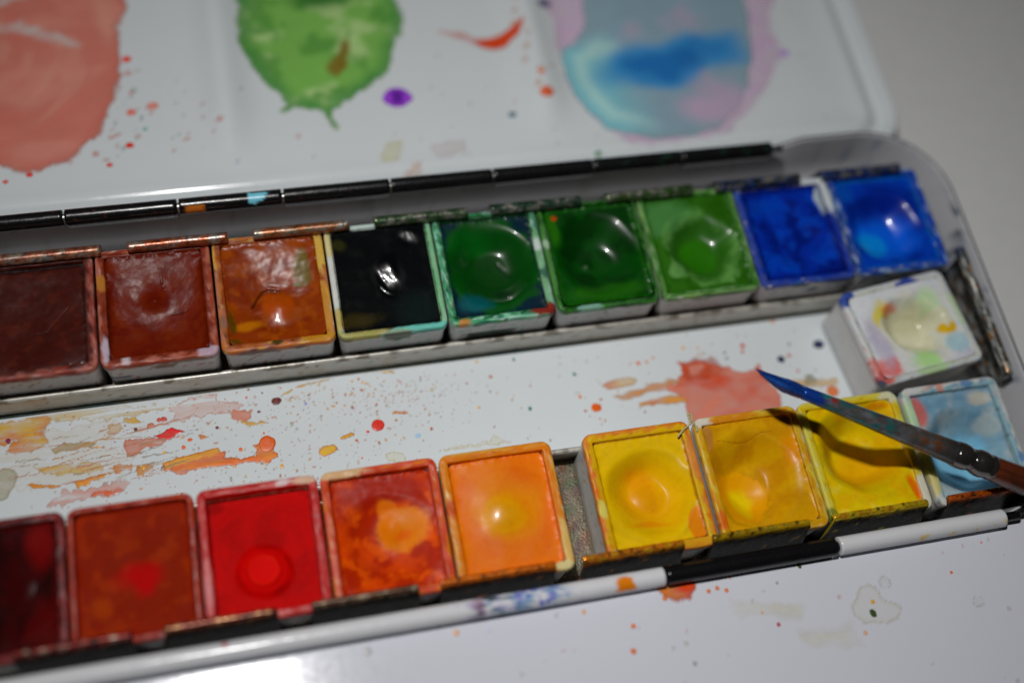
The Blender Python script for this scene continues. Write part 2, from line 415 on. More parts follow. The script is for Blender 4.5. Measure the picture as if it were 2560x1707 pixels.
P['drops']=[(-109.5,-10.3,1.24,'orange'),(-144.9,-4.6,0.41,'plum'),(-125.5,-5.1,0.48,'brownpink'),(-123.6,-4.4,0.45,'red2'),(-124.3,-4.4,0.34,'red2'),(-127.6,-5.4,0.28,'maroon'),(-116.3,-6.8,0.24,'maroon'),(-121.2,-9.1,0.31,'orange'),(-113.3,-10.6,0.28,'orange'),(-132,-14.1,0.24,'red'),(-120.2,-8.1,0.31,'orange'),(-123.9,-9.5,0.24,'yellow'),(-109.8,-8.6,0.17,'orange'),(-133,-7.3,0.21,'yellow'),(-111.7,-2.7,0.17,'red'),(-110.2,-5.2,0.21,'maroon'),(-126.9,-11.3,0.34,'yellow'),(-107.5,-3.9,0.65,'maroon'),(-93.3,-9.8,0.95,'red'),(-94.9,-10.6,0.22,'red'),(-87.7,-12.3,0.38,'ltblue'),(-103.3,-4.9,0.19,'blue'),(-96.7,-11.7,0.22,'rust'),(-93.5,-12.5,0.19,'rust'),(-93,-6.5,0.17,'rust'),(-90.5,-9.4,0.19,'rust'),(-85.5,-11.5,0.22,'rust'),(-96.1,-2.3,0.21,'ochre'),(-95.1,-2.1,0.21,'rust'),(-94.6,-2.7,0.19,'ochre'),(-94.1,-2.9,0.19,'ochre'),(-94.9,-3.9,0.21,'rust'),(-96.3,-4.2,0.19,'ochre'),(-99.3,-5.9,0.21,'ochre'),(-97.7,-6,0.19,'ochre'),(-98.8,-5.4,0.15,'rust'),(-99.3,-4.5,0.15,'ochre'),(-76.9,-1.8,0.22,'yellow'),(-71.1,-2.2,0.24,'teal'),(-75.7,-6.9,0.14,'navy'),(-110.1,-5.2,0.19,'maroon'),(-107.8,-14,0.31,'yellow'),(-96.3,-14.5,0.15,'orange'),(-89.1,-0.1,0.31,'brown'),(-75.2,-4.5,0.28,'brownpink'),(-105.1,-4.8,0.34,'pale'),(-88.3,-13.8,0.48,'pale'),(-77.9,-9.2,0.22,'yellow'),(-111.3,-1.5,0.17,'brown'),(-109.4,-2.3,0.15,'maroon'),(-51.7,-5.5,0.34,'orange2'),(-50.3,-5.5,0.24,'orange2'),(-49.1,-4.9,0.21,'orange2'),(-60,-11.8,0.77,'orange'),(-62.1,-9.7,0.28,'orange2'),(-62.2,-5.9,0.28,'teal'),(-70.2,-10.5,0.31,'teal'),(-34,-4.9,0.38,'red2'),(-34.3,-5.9,0.28,'red2'),(-28.3,-8.1,0.62,'navy'),(-26.8,-7.6,0.31,'red2'),(-26.2,-5.7,0.24,'teal'),(-43.8,-3.9,0.28,'yellow'),(-41.5,-4.4,0.24,'peach'),(-27.8,-1.5,0.29,'orange2'),(-24.6,-3.5,0.21,'ltblue'),(-52.6,-13.6,0.17,'brown'),(-37.3,-5.7,0.22,'teal'),(-37.2,-6.7,0.22,'teal'),(-40.7,-5.3,0.17,'teal'),(-59,-10.6,0.21,'rust'),(-61.8,-12.1,0.21,'rust'),(-41.3,-5.4,0.24,'peach'),(-26.1,-10.4,0.24,'red2'),(-59.1,-14.1,0.17,'brownpink'),(-59.8,-13.7,0.17,'brownpink'),(-21.3,-6.4,0.84,'navy'),(-21.5,-14.6,1,'orange2')]
P['fsmear']=[(-60,-41.9),(-59,-41.4),(-57.2,-41.4),(-54.4,-41.6),(-55.2,-42.9),(-56.2,-44.1),(-58.3,-43.8),(-59.4,-43)]
P['fring']=[(-31.2,-46.3),(-30.2,-46.2),(-29.1,-47),(-28.7,-48.6),(-27,-49.6),(-26.5,-50.5),(-27.5,-51.6),(-29.2,-51.9),(-32.7,-51.2),(-33.7,-50.1),(-33.5,-48.5),(-32.3,-47.4)]
P['fdrops']=[(-39.3,-42.2,0.31,'dkgreen'),(-30.9,-50.2,0.53,'dkgreen'),(-17.5,-46.7,0.24,'orange2'),(-44.7,-49.4,0.29,'crimson'),(-53.1,-43.4,0.31,'orange2'),(-51.8,-43.2,0.31,'orange2'),(-50.6,-43.7,0.31,'orange2'),(-32.9,-52.6,0.33,'peach'),(-46.5,-47.5,0.22,'peach'),(-57.6,-52.4,0.31,'grey'),(-30.4,-48.7,0.31,'yellow'),(-11.4,-43.3,0.13,'orange2'),(-49.6,-42.1,0.18,'orange2'),(-43.2,-43.9,0.22,'grey'),(-64.6,-46.2,0.35,'orange2'),(-65.4,-49.4,0.4,'orange2'),(-88.1,-43,0.44,'peach'),(-83.8,-43.4,0.31,'lilac'),(-99.7,-43.4,0.49,'grey'),(-70.8,-43.2,0.33,'peach'),(-59.4,-43.3,0.35,'orange2')]
P['frings']=[(-27.8,-46.4,0.85),(-15.1,-51.2,0.85)]
P['fwash']=[[(-50.5,-45.4),(-40.6,-47.5),(-41.5,-48.8),(-45.4,-48.3),(-50.7,-46.6)],[(-42.7,-50.7),(-34.9,-51.2),(-33.7,-54.3),(-40.1,-53.2)]]
P['hinge_blue']=[(-85.4,-39.8),(-73.4,-40.2)]
P['fh_orange']=[(-66,-39.4),(-63.7,-39.8)]
P['bh_orange']=[(-117.3,23.8),(-114.6,23.6)]
P['bh_cyan']=[(-107.7,24.5),(-105,24.4)]
# ------------------------------------------------------------------ table
tb = []
for x in (-900, 700):
    for y in (-700, 900):
        tb.append((x, y, -11.5))
table = mk('table_top', np.array(tb), np.array([[0, 2, 3, 1]]), M['table'], smooth=False)
table['kind'] = 'structure'

# ------------------------------------------------------------------ the tin
TX0, TX1, TY0, TY1, TR = -172.0, 4.7, -40.3, 25.9, 13.0
tin = thing('paint_tin', 'open white enamelled metal watercolour tin with black hinge and folded-out lid and flap', 'paint tin', (-84, -7, -11.5))
NP = (170, 40, 16)


def tin_ztop(Pt):
    x, y = Pt[:, 0], Pt[:, 1]
    z = np.full(len(Pt), 0.35)
    cut = (1 - sm(-23.0, -17.0, x)) * (y > 20)
    cutf = (1 - sm(-8.0, -2.5, x)) * (y < -33)
    z = z - 1.9 * cut - 1.7 * cutf
    return z


def inset(d):
    return rrect(TX0, TX1, TY0, TY1, TR, d, NP)


rings = []
p0 = inset(0.0); zt = tin_ztop(p0)
for d, dz in ((-0.02, -0.9), (0.0, -0.3), (0.06, -0.08), (0.16, 0.0), (0.26, -0.06), (0.36, -0.3), (0.46, -0.8), (0.6, -1.6)):
    rings.append(ring(inset(d), zt + dz))
for d, z in ((1.1, -4.5), (1.25, -8.2), (1.45, -9.3), (1.9, -10.1), (2.6, -10.45), (4.0, -10.6)):
    rings.append(ring(inset(d), z))
V, F = loft(rings, False, True)
n = fbm(V[:, 0] * 0.5, V[:, 1] * 0.5 + V[:, 2] * 0.7, 5)
base = np.tile(np.array([0.60, 0.605, 0.635]), (len(V), 1))
spk = sm(0.45, 0.6, fbm(V[:, 0] * 1.1, V[:, 1] * 1.1 + V[:, 2], 9, 3))
blue = sm(-20, -4, V[:, 0])
base = mixc(base, D(60, 90, 125), spk * blue * 0.75)
base = mixc(base, D(110, 100, 75), sm(0.3, 0.7, n) * 0.3 * (1 - blue))
# dark blue runs on the right rim
run = sm(0.0, 0.25, fbm(V[:, 1] * 0.35, V[:, 2] * 0.5, 3) - 0.12) * sm(1.5, 3.5, V[:, 0]) * sm(2, 5, V[:, 1]) * (1 - sm(13, 15, V[:, 1]))
base = mixc(base, D(25, 45, 65), run * 0.9)
body = mk('base', V, F, M['enamel_c'], tin, col=base)
rings = []
for d, z in ((5.0, -11.45), (1.2, -11.45), (0.0, -11.2), (-0.42, -10.4)):
    rings.append(ring(inset(d), z))
rings.append(ring(inset(-0.42), zt - 0.30)); rings.append(ring(inset(-0.3), zt - 0.16)); rings.append(ring(inset(0.02), zt - 0.2))
V, F = loft(rings, True, False)
mk('outer_shell', V, F, M['blackplain'], tin)

# white mixing plate between the two rows
PZ = -10.2
PX0, PX1, PY0, PY1 = -168.0, 2.2, -18.35, -1.05
rings = []
for d, dz in ((0.0, -0.3), (0.05, -0.14), (0.2, -0.04), (0.45, 0.0), (1.4, 0.03), (1.7, 0.0)):
    rings.append(ring(rrect(PX0, PX1, PY0, PY1, 1.2, d, (170, 20, 6)), PZ + dz))
V, F = loft(rings, False, True)
plate = mk('mixing_plate', V, F, M['enamel'], tin)

# dark strip added beside the plate: gap shade put into paint-residue colours
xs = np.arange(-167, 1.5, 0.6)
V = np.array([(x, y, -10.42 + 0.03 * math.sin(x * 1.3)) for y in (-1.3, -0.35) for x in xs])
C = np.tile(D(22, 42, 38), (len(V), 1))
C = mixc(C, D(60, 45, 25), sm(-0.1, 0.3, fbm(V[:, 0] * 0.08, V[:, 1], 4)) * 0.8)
mk('seam_shade', V, grid_f(len(xs), 2), M['drop'], tin, col=C)

# ------------------------------------------------------------------ lid
LX0, LX1, LY0, LY1, LR = -172.4, 5.1, 26.0, 92.0, 9.0
lid_prof_d = np.array([0, 0.25, 0.6, 1.0, 1.5, 2.2, 3.0, 3.8, 4.6, 5.2, 5.8, 6.6, 7.4, 8.4, 9.6, 11])
lid_prof_z = np.array([-6.5, -6.12, -6.0, -6.15, -6.7, -7.7, -8.1, -7.6, -6.75, -6.35, -6.2, -6.28, -6.45, -6.6, -6.7, -6.75])


def lid_dist(x, y):
    cx, cy = (LX0 + LX1) / 2, (LY0 + LY1) / 2
    qx = np.abs(x - cx) - ((LX1 - LX0) / 2 - LR); qy = np.abs(y - cy) - ((LY1 - LY0) / 2 - LR)
    out = np.hypot(np.maximum(qx, 0), np.maximum(qy, 0)) + np.minimum(np.maximum(qx, qy), 0)
    return LR - out


def lid_z(x, y):
    d = lid_dist(x, y)
    z = np.interp(d, lid_prof_d, lid_prof_z)
    inn = sm(6.5, 20, d)
    for xr in (-161.5, -109.6, -57.2):
        t = x - xr
        z = z + inn * (1.9 * np.exp(-(t / 3.6) ** 2) + 0.3 * np.exp(-((t + 0.3) / 2.0) ** 2))
    return z + 0.05 * inn * fbm(x * 0.06, y * 0.06, 21)


xs = np.unique(np.concatenate([np.linspace(LX0, LX0 + 10, 30), np.linspace(LX0 + 10, LX1 - 12, 190), np.linspace(LX1 - 12, LX1, 44)]))
ys = np.unique(np.concatenate([np.linspace(LY0, LY0 + 12, 44), np.linspace(LY0 + 12, LY1 - 10, 60), np.linspace(LY1 - 10, LY1, 30)]))
X, Y = np.meshgrid(xs, ys)
# pull the grid's corners onto the rounded outline
cx, cy, hx, hy = (LX0 + LX1) / 2, (LY0 + LY1) / 2, (LX1 - LX0) / 2 - LR, (LY1 - LY0) / 2 - LR
qx, qy = np.abs(X - cx) - hx, np.abs(Y - cy) - hy
cor = (qx > 0) & (qy > 0)
mx = np.maximum(np.maximum(qx, qy), 1e-6); hyp = np.maximum(np.hypot(qx, qy), 1e-6)
k = np.where(cor, mx / hyp, 1.0)
X = np.where(cor, cx + np.sign(X - cx) * (hx + qx * k), X); Y = np.where(cor, cy + np.sign(Y - cy) * (hy + qy * k), Y)
V = np.column_stack([X.ravel(), Y.ravel(), lid_z(X.ravel(), Y.ravel())])
F = grid_f(len(xs), len(ys))
lid = mk('lid', V, F, M['enamel'], tin, label='white enamelled lid with mixing wells, folded back flat')
rings = []
for d, z in ((6, -11.45), (1.5, -11.45), (0.2, -11.1), (-0.2, -10.2), (-0.2, -6.8), (0.0, -6.55)):
    rings.append(ring(rrect(LX0, LX1, LY0, LY1, LR, d, (120, 40, 14)), z))
V, F = loft(rings, True, False)
mk('lid_back', V, F, M['blackplain'], lid)
# sheet that joins the lid to its hinge barrels
prof = [(25.3, -1.0), (25.75, -1.2), (26.6, -5.6), (26.9, -6.4), (26.5, -6.6), (26.1, -5.6)]
V, F = sweep_x(prof, np.linspace(-166, -24, 20))
mk('hinge_leaf', V, F, M['blackplain'], lid, smooth=False)

# ------------------------------------------------------------------ front flap
FZ = -1.2


def flap_z(x, y):
    return FZ + 0.05 * fbm(x * 0.03, y * 0.05, 77) + 0.028 * (-41.0 - y)


rings = []
for d, dz in ((0.0, -0.75), (-0.05, -0.5), (0.0, -0.18), (0.18, -0.03), (0.5, 0.0), (2, 0), (4, 0), (7, 0), (11, 0), (16, 0), (22, 0), (27, 0)):
    p = rrect(-170, 2.8, -98, -41.0, 3, d, (120, 40, 6))
    rings.append(ring(p, flap_z(p[:, 0], p[:, 1]) + dz))
V, F = loft(rings, True, True)
flap = mk('front_flap', V, F, M['flap'], tin, label='white fold-out mixing flap at the front of the tin')


# ------------------------------------------------------------------ hinges
def barrel(x0, x1, yc, zc, r, leaf=0.0, colf=None, basecol=(0.007, 0.007, 0.008), mat='black', leafdir=-1, par=None):
    xs = np.concatenate([[x0, x0 + 0.06], np.arange(x0 + 0.35, x1 - 0.3, 0.35), [x1 - 0.06, x1]])
    th = np.arange(28) / 28 * 2 * math.pi
    R = []
    for i, x in enumerate(xs):
        e = 0.12 if i in (0, len(xs) - 1) else 0.0
        rr = r - e + 0.015 * fbm(np.full(28, x * 0.5), th * 1.0, int(abs(x0)) + 3)
        y = yc + rr * np.cos(th); z = zc + rr * np.sin(th)
        if leaf:
            low = sm(0.2, 0.9, -np.sin(th))
            z = z - leaf * low
        R.append(np.column_stack([np.full(28, x), y, z]))
    V, F = loft(R, True, True)
    C = np.tile(np.array(basecol), (len(V), 1))
    if colf is not None:
        C = colf(V, C)
    return mk('hinge_barrel', V, F, M[mat], par if par is not None else tin, col=C)


def bh_col(V, C):
    x = V[:, 0]
    ang = np.arctan2(V[:, 2] - 0.1, V[:, 1] - 24.55)
    n = fbm(x * 0.9, ang * 1.4, 41, 4)
    C = mixc(C, D(120, 60, 25), sm(0.55, 0.65, n) * 0.3 * sm(-60, -140, x))
    C = mixc(C, D(165, 90, 25), sm(0.15, 0.02, sdf(x + 0.25 * n, ang + 0.3 * n, [(-117.0, 3.2), (-114.4, 3.2), (-114.4, 2.2), (-117.0, 2.2)])))
    C = mixc(C, D(110, 185, 205), sm(0.15, 0.02, sdf(x + 0.3 * n, ang * 1.0 + 0.25 * n, [(-107.8, 1.25), (-105.0, 1.35), (-105.6, 2.0), (-107.0, 2.6), (-107.8, 2.55)])))
    C = mixc(C, D(20, 60, 40), sm(0.3, 0.5, fbm(x * 0.5, ang, 47)) * 0.35 * sm(-60, -45, x))
    return C


BH = [-166.2, -150.2, -134.0, -118.0, -102.8, -86.6, -70.6, -54.4, -39.6, -24.0]
for k in range(len(BH) - 1):
    barrel(BH[k] + 0.16, BH[k + 1] - 0.16, 24.55, 0.1, 1.22, leaf=1.0 if k % 2 == 0 else 0.0, colf=bh_col)
path = [(x, 24.55, 0.1) for x in np.linspace(-166, -23.4, 40)]
V, F = tube(path, 0.62, 12)
mk('hinge_pin', V, F, M['pin'], tin)
V, F = tube([(-23.4, 24.5, 0.1), (-23.0, 24.5, 0.1), (-22.6, 24.3, 0.3), (-22.3, 24.1, 0.5)], 0.5, 10)
mk('hinge_pin_end', V, F, M['blackplain'], tin)


def fh_col(V, C):
    x = V[:, 0]
    ang = np.arctan2(V[:, 2] - 0.0, V[:, 1] + 40.6)
    n = fbm(x * 0.7, ang * 1.2, 61, 4); n2 = fbm(x * 0.45, ang * 1.5, 67, 4)
    zone = sm(-86.5, -84, x + n) * (1 - sm(-75, -71.5, x + 2 * n))
    C = mixc(C, D(95, 130, 165), zone * sm(-0.3, 0.2, n2) * 0.85)
    C = mixc(C, D(35, 70, 170), zone * sm(0.05, 0.25, n) * 0.9 * sm(-82, -78, x))
    C = mixc(C, D(40, 50, 45), zone * sm(0.0, 0.3, n2) * (1 - sm(-81, -79, x)) * 0.9)
    C = mixc(C, D(110, 40, 80), zone * (1 - sm(-85, -83.6, x)) * 0.8)
    C = mixc(C, D(150, 120, 190), sm(0.2, 0.5, n) * (sm(-89, -86, x) * (1 - sm(-72, -66, x))) * 0.35)
    C = mixc(C, D(215, 120, 15), sm(0.25, 0.0, sdf(x + 0.4 * n, ang + 0.2 * n, [(-66.3, 2.6), (-63.6, 2.6), (-63.9, 1.4), (-65, 1.1), (-66.0, 1.6)])))
    C = mixc(C, D(190, 160, 20), sm(0.25, 0.5, n2) * sm(1.7, 2.3, ang) * sm(-28, -25, x) * 0.8)
    C = mixc(C, D(150, 20, 35), sm(0.5, 0.3, np.hypot(x + 117.2, (ang - 0.9) * 1.2)) * 0.9)
    return C


WHT = (0.74, 0.75, 0.78)
barrel(-168, -59.2, -40.6, 0.0, 1.3, colf=fh_col, basecol=WHT, mat='enamel_c')
barrel(-58.8, -33.9, -40.6, 0.0, 1.3, basecol=(0.006, 0.006, 0.007))
barrel(-33.4, -7.5, -40.6, 0.0, 1.3, colf=fh_col, basecol=WHT, mat='enamel_c')
V, F = tube([(x, -40.6, 0.0) for x in np.linspace(-160, -5.0, 30)] + [(-4.8, -40.6, 0.0)], [0.72] * 30 + [0.5], 10)
mk('hinge_pin', V, F, M['blackplain'], tin)

# ------------------------------------------------------------------ metal rack that holds the pans
rack = thing('pan_rack', 'bare metal rack with bent clips gripping the two rows of paint pans', 'pan rack', (-84, -9, -10.4))
for (y0, y1) in ((-0.2, 20.6), (-39.0, -18.9)):
    xs = np.arange(-168, 3.6, 1.2); ys = np.linspace(y0, y1, 16)
    X, Y = np.meshgrid(xs, ys)
    Z = -10.33 + 0.02 * fbm(X * .3, Y * .3, 8)
    V = np.column_stack([X.ravel(), Y.ravel(), Z.ravel()])
    n1 = fbm(V[:, 0] * 0.5, V[:, 1] * 0.5, 12); n2 = fbm(V[:, 0] * 0.9, V[:, 1] * 0.9, 13)
    C = np.tile(np.array([0.15, 0.125, 0.09]), (len(V), 1))
    C = mixc(C, D(60, 75, 55), sm(0, 0.4, n1) * 0.6)
    C = mixc(C, D(120, 60, 40), sm(0.15, 0.5, n2) * 0.6)
    C = mixc(C, D(60, 35, 50), sm(0.2, 0.5, -n1) * 0.6)
    mk('rack_floor', V, grid_f(len(xs), len(ys)), M['rackfloor'], rack, col=C)


def rail(yo, sgn, seed):
    """upright strip with a folded-over upper edge; the plain face looks towards sgn"""
    pr = [(yo, -10.3), (yo, -6.5)]
    for a in np.linspace(0, math.pi, 9):
        pr.append((yo - sgn * 0.42 + sgn * 0.42 * math.cos(a), -6.25 + 0.42 * math.sin(a)))
    pr += [(yo - sgn * 0.84, -7.9), (yo - sgn * 0.5, -8.0), (yo - sgn * 0.45, -10.3)]
    # denser face
    pr = np.array(pr); out = [pr[0]]
    for k in range(1, 8):
        out.append(pr[0] + (pr[1] - pr[0]) * k / 8)
    pr = np.array(out + list(pr[1:]))
    if sgn > 0:
        pr = pr[::-1]
    xs = np.arange(-168, -16.0 if sgn < 0 else 2.0, 0.5)
    V, F = sweep_x(pr, xs)
    x, z = V[:, 0], V[:, 2]
    n1 = fbm(x * 0.35, z * 0.9, seed); n2 = fbm(x * 1.1, z * 1.2, seed + 3)
    C = np.tile(np.array([0.62, 0.60, 0.54]), (len(V), 1))
    C = mixc(C, D(150, 130, 90), sm(0.0, 0.6, n1) * 0.35)
    C = mixc(C, D(120, 50, 30), sm(0.6, 0.68, n2) * 0.8)
    C = mixc(C, D(25, 60, 45), sm(0.62, 0.7, fbm(x * 0.5, z * 1.1, seed + 6)) * 0.7)
    C = mixc(C, D(30, 25, 18), sm(-7.0, -6.2, z) * sm(0.1, 0.4, n1) * 0.6)
    V[:, 1] += 0.03 * fbm(x * 0.4, z * 0.3, seed + 9)
    return mk('rail', V, F, M['metal'], rack, col=C)


rail(-0.55, -1, 101)
rail(-18.75, 1, 131)


def clip(along, a0, a1, prof, colf, seed, bottom_cut=0.0):
    """bent sheet clip: profile (across, z) drawn along x (or y)"""
    ts = np.concatenate([[a0, a0 + 0.08], np.arange(a0 + 0.4, a1 - 0.3, 0.4), [a1 - 0.08, a1]])
    prof = np.asarray(prof, float)
    pr = [prof[0]]
    for k in range(1, len(prof)):
        L = np.hypot(*(prof[k] - prof[k - 1])); m = max(1, int(L / 0.5))
        for j in range(1, m + 1):
            pr.append(prof[k - 1] + (prof[k] - prof[k - 1]) * j / m)
    pr = np.array(pr); m = len(pr); cen = pr.mean(0)
    R = []
    zt_, zb_ = pr[:, 1].max(), pr[:, 1].min()
    for i, t in enumerate(ts):
        q = pr.copy()
        if i in (0, len(ts) - 1):
            dirv = q - cen
            q = q - 0.06 * np.sign(dirv)
        tt = np.full(m, t) + (0.5 - (t - a0) / (a1 - a0)) * -2 * bottom_cut * sm(-2.5, -6.5, q[:, 1])
        wob = 0.05 * fbm(np.full(m, t * 0.6), q[:, 1] * 0.5, seed + 5)
        if along == 'x':
            R.append(np.column_stack([tt, q[:, 0] + wob, q[:, 1]]))
        else:
            R.append(np.column_stack([q[:, 0] + wob, tt, q[:, 1]]))
    V, F = loft(R, True, True)
    C = colf(V, seed)
    return mk('clip', V, F, M['clip'], rack, col=C)


def hem(cy, cz, r, a0, a1, n=10):
    return [(cy + r * math.cos(a), cz + r * math.sin(a)) for a in np.linspace(a0, a1, n)]


CLIPX = [(-143.3, -129.3), (-125.5, -111.5), (-107.8, -93.8), (-90.0, -75.8), (-72.1, -57.9), (-53.7, -39.6), (-35.6, -21.2), (-17.2, -3.5)]
BACKC = [((125, 60, 35), (150, 120, 95)), ((135, 55, 20), (110, 60, 30)), ((130, 70, 30), (90, 85, 60)), ((25, 60, 30), (60, 75, 40)),
         ((15, 55, 40), (20, 45, 25)), ((30, 70, 20), (60, 70, 25)), ((15, 30, 30), (25, 60, 130)), ((10, 35, 70), (15, 60, 140))]
BASEM = np.array([0.30, 0.285, 0.25])


def stain_col(c1, c2, amt):
    def f(V, seed):
        x, y, z = V.T
        n1 = fbm(x * 0.5, z * 0.8 + y * .5, seed); n2 = fbm(x * 1.2, z * 1.2 + y, seed + 3)
        C = np.tile(BASEM, (len(V), 1))
        C = mixc(C, D(*c1), sm(-0.45 * amt - 0.1, 0.35 - 0.3 * amt, n1) * 0.92)
        C = mixc(C, D(*c2), sm(0.1, 0.35, n2) * 0.8)
        C = mixc(C, D(18, 16, 14), sm(0.15, 0.5, -n2) * 0.7)
        return C
    return f


for k, (a0, a1) in enumerate(CLIPX):
    pr = [(20.75, -10.2), (20.7, -4.0), (19.3, 0.55)] + hem(18.3, 0.55, 0.88, math.radians(60), math.radians(235)) + [(18.6, -0.3), (18.95, 0.1), (20.25, -4.0), (20.3, -10.2)]
    clip('x', a0, a1, pr[::-1], stain_col(*BACKC[k], 0.8), 200 + 7 * k)

FCLIPX = [(-142.2, -128.2), (-124.3, -110.4), (-106.0, -92.2), (-89.2, -73.7), (-69.8, -55.5), (-51.2, -36.9), (-33.2, -18.6), (-15.2, -0.9)]
FRONTC = [((110, 20, 15), (150, 140, 125)), ((100, 40, 20), (150, 120, 80)), ((90, 60, 40), (140, 130, 110)), ((200, 100, 10), (140, 75, 15)),
          ((205, 120, 15), (150, 140, 20)), ((190, 150, 10), (120, 110, 40)), ((190, 165, 25), (160, 90, 15)), ((190, 85, 15), (60, 50, 20))]


def front_col(c1, c2):
    def f(V, seed):
        x, y, z = V.T
        n1 = fbm(x * 0.45, z * 0.7 + y * .5, seed); n2 = fbm(x * 1.0, z * 1.2 + y, seed + 3)
        C = np.tile(np.array([0.016, 0.014, 0.011]), (len(V), 1))  # near-black metal: shade on the front clips put into their base colour
        top = sm(0.1, 0.9, z + 0.7 * n1)
        C = mixc(C, D(*c1), top * sm(-0.45, 0.1, n2 + 0.1) * 0.95)
        C = mixc(C, D(*c2), top * sm(0.15, 0.4, n2) * 0.8)
        C = mixc(C, D(*c1) * 0.7, sm(0.6, 0.68, n1) * 0.8)
        return C
    return f


for k, (a0, a1) in enumerate(FCLIPX):
    pr = [(-39.15, -10.2), (-39.05, -5.2), (-37.35, 0.6)] + hem(-36.75, 0.75, 0.52, math.radians(170), math.radians(-50), 9) + [(-36.65, 0.3), (-36.95, 0.2), (-38.6, -5.2), (-38.7, -10.2)]
    clip('x', a0, a1, pr, front_col(*FRONTC[k]), 300 + 9 * k, bottom_cut=1.1)
# low front and back walls of the rack between the clips
for (ya, yb, zz) in ((-39.3, -38.95, -5.5), (20.5, 20.85, -6.0)):
    V, F = sweep_x([(ya, -10.25), (yb, -10.25), (yb, zz), (ya, zz)][::1], np.arange(-168, 3.0, 1.0))
    C = np.tile(np.array([0.36, 0.35, 0.33]), (len(V), 1))
    mk('rack_wall', V, F, M['metal'], rack, col=C, smooth=False)


def end_col(V, seed):
    x, y, z = V.T
    n1 = fbm(y * 0.5, z + x, seed); n2 = fbm(y * 0.35, z * 1.5 + x, seed + 3)
    C = np.tile(np.array([0.10, 0.098, 0.09]), (len(V), 1))
    C = mixc(C, D(175, 180, 178), sm(0.1, 0.25, n2) * 0.9)
    C = mixc(C, D(170, 120, 60), sm(0.25, 0.4, n1) * 0.6)
    C = mixc(C, D(30, 60, 90), sm(0, 2.5, y) * 0.8)
    return C


pr = [(3.7, -10.2), (3.65, -3.5), (2.7, 0.4)] + hem(1.85, 0.3, 0.85, math.radians(30), math.radians(220), 12) + [(1.9, -0.45), (2.3, 0.0), (3.2, -3.5), (3.25, -10.2)]
clip('y', -19.4, 2.6, [(q[0], q[1]) for q in pr], end_col, 415)

# ------------------------------------------------------------------ dried paint on lid, plate and flap
def satc(c, k=1.3):
    c = np.asarray(c, float); m = c.mean()
    return np.clip(m + (c - m) * k, 0.004, 0.86)


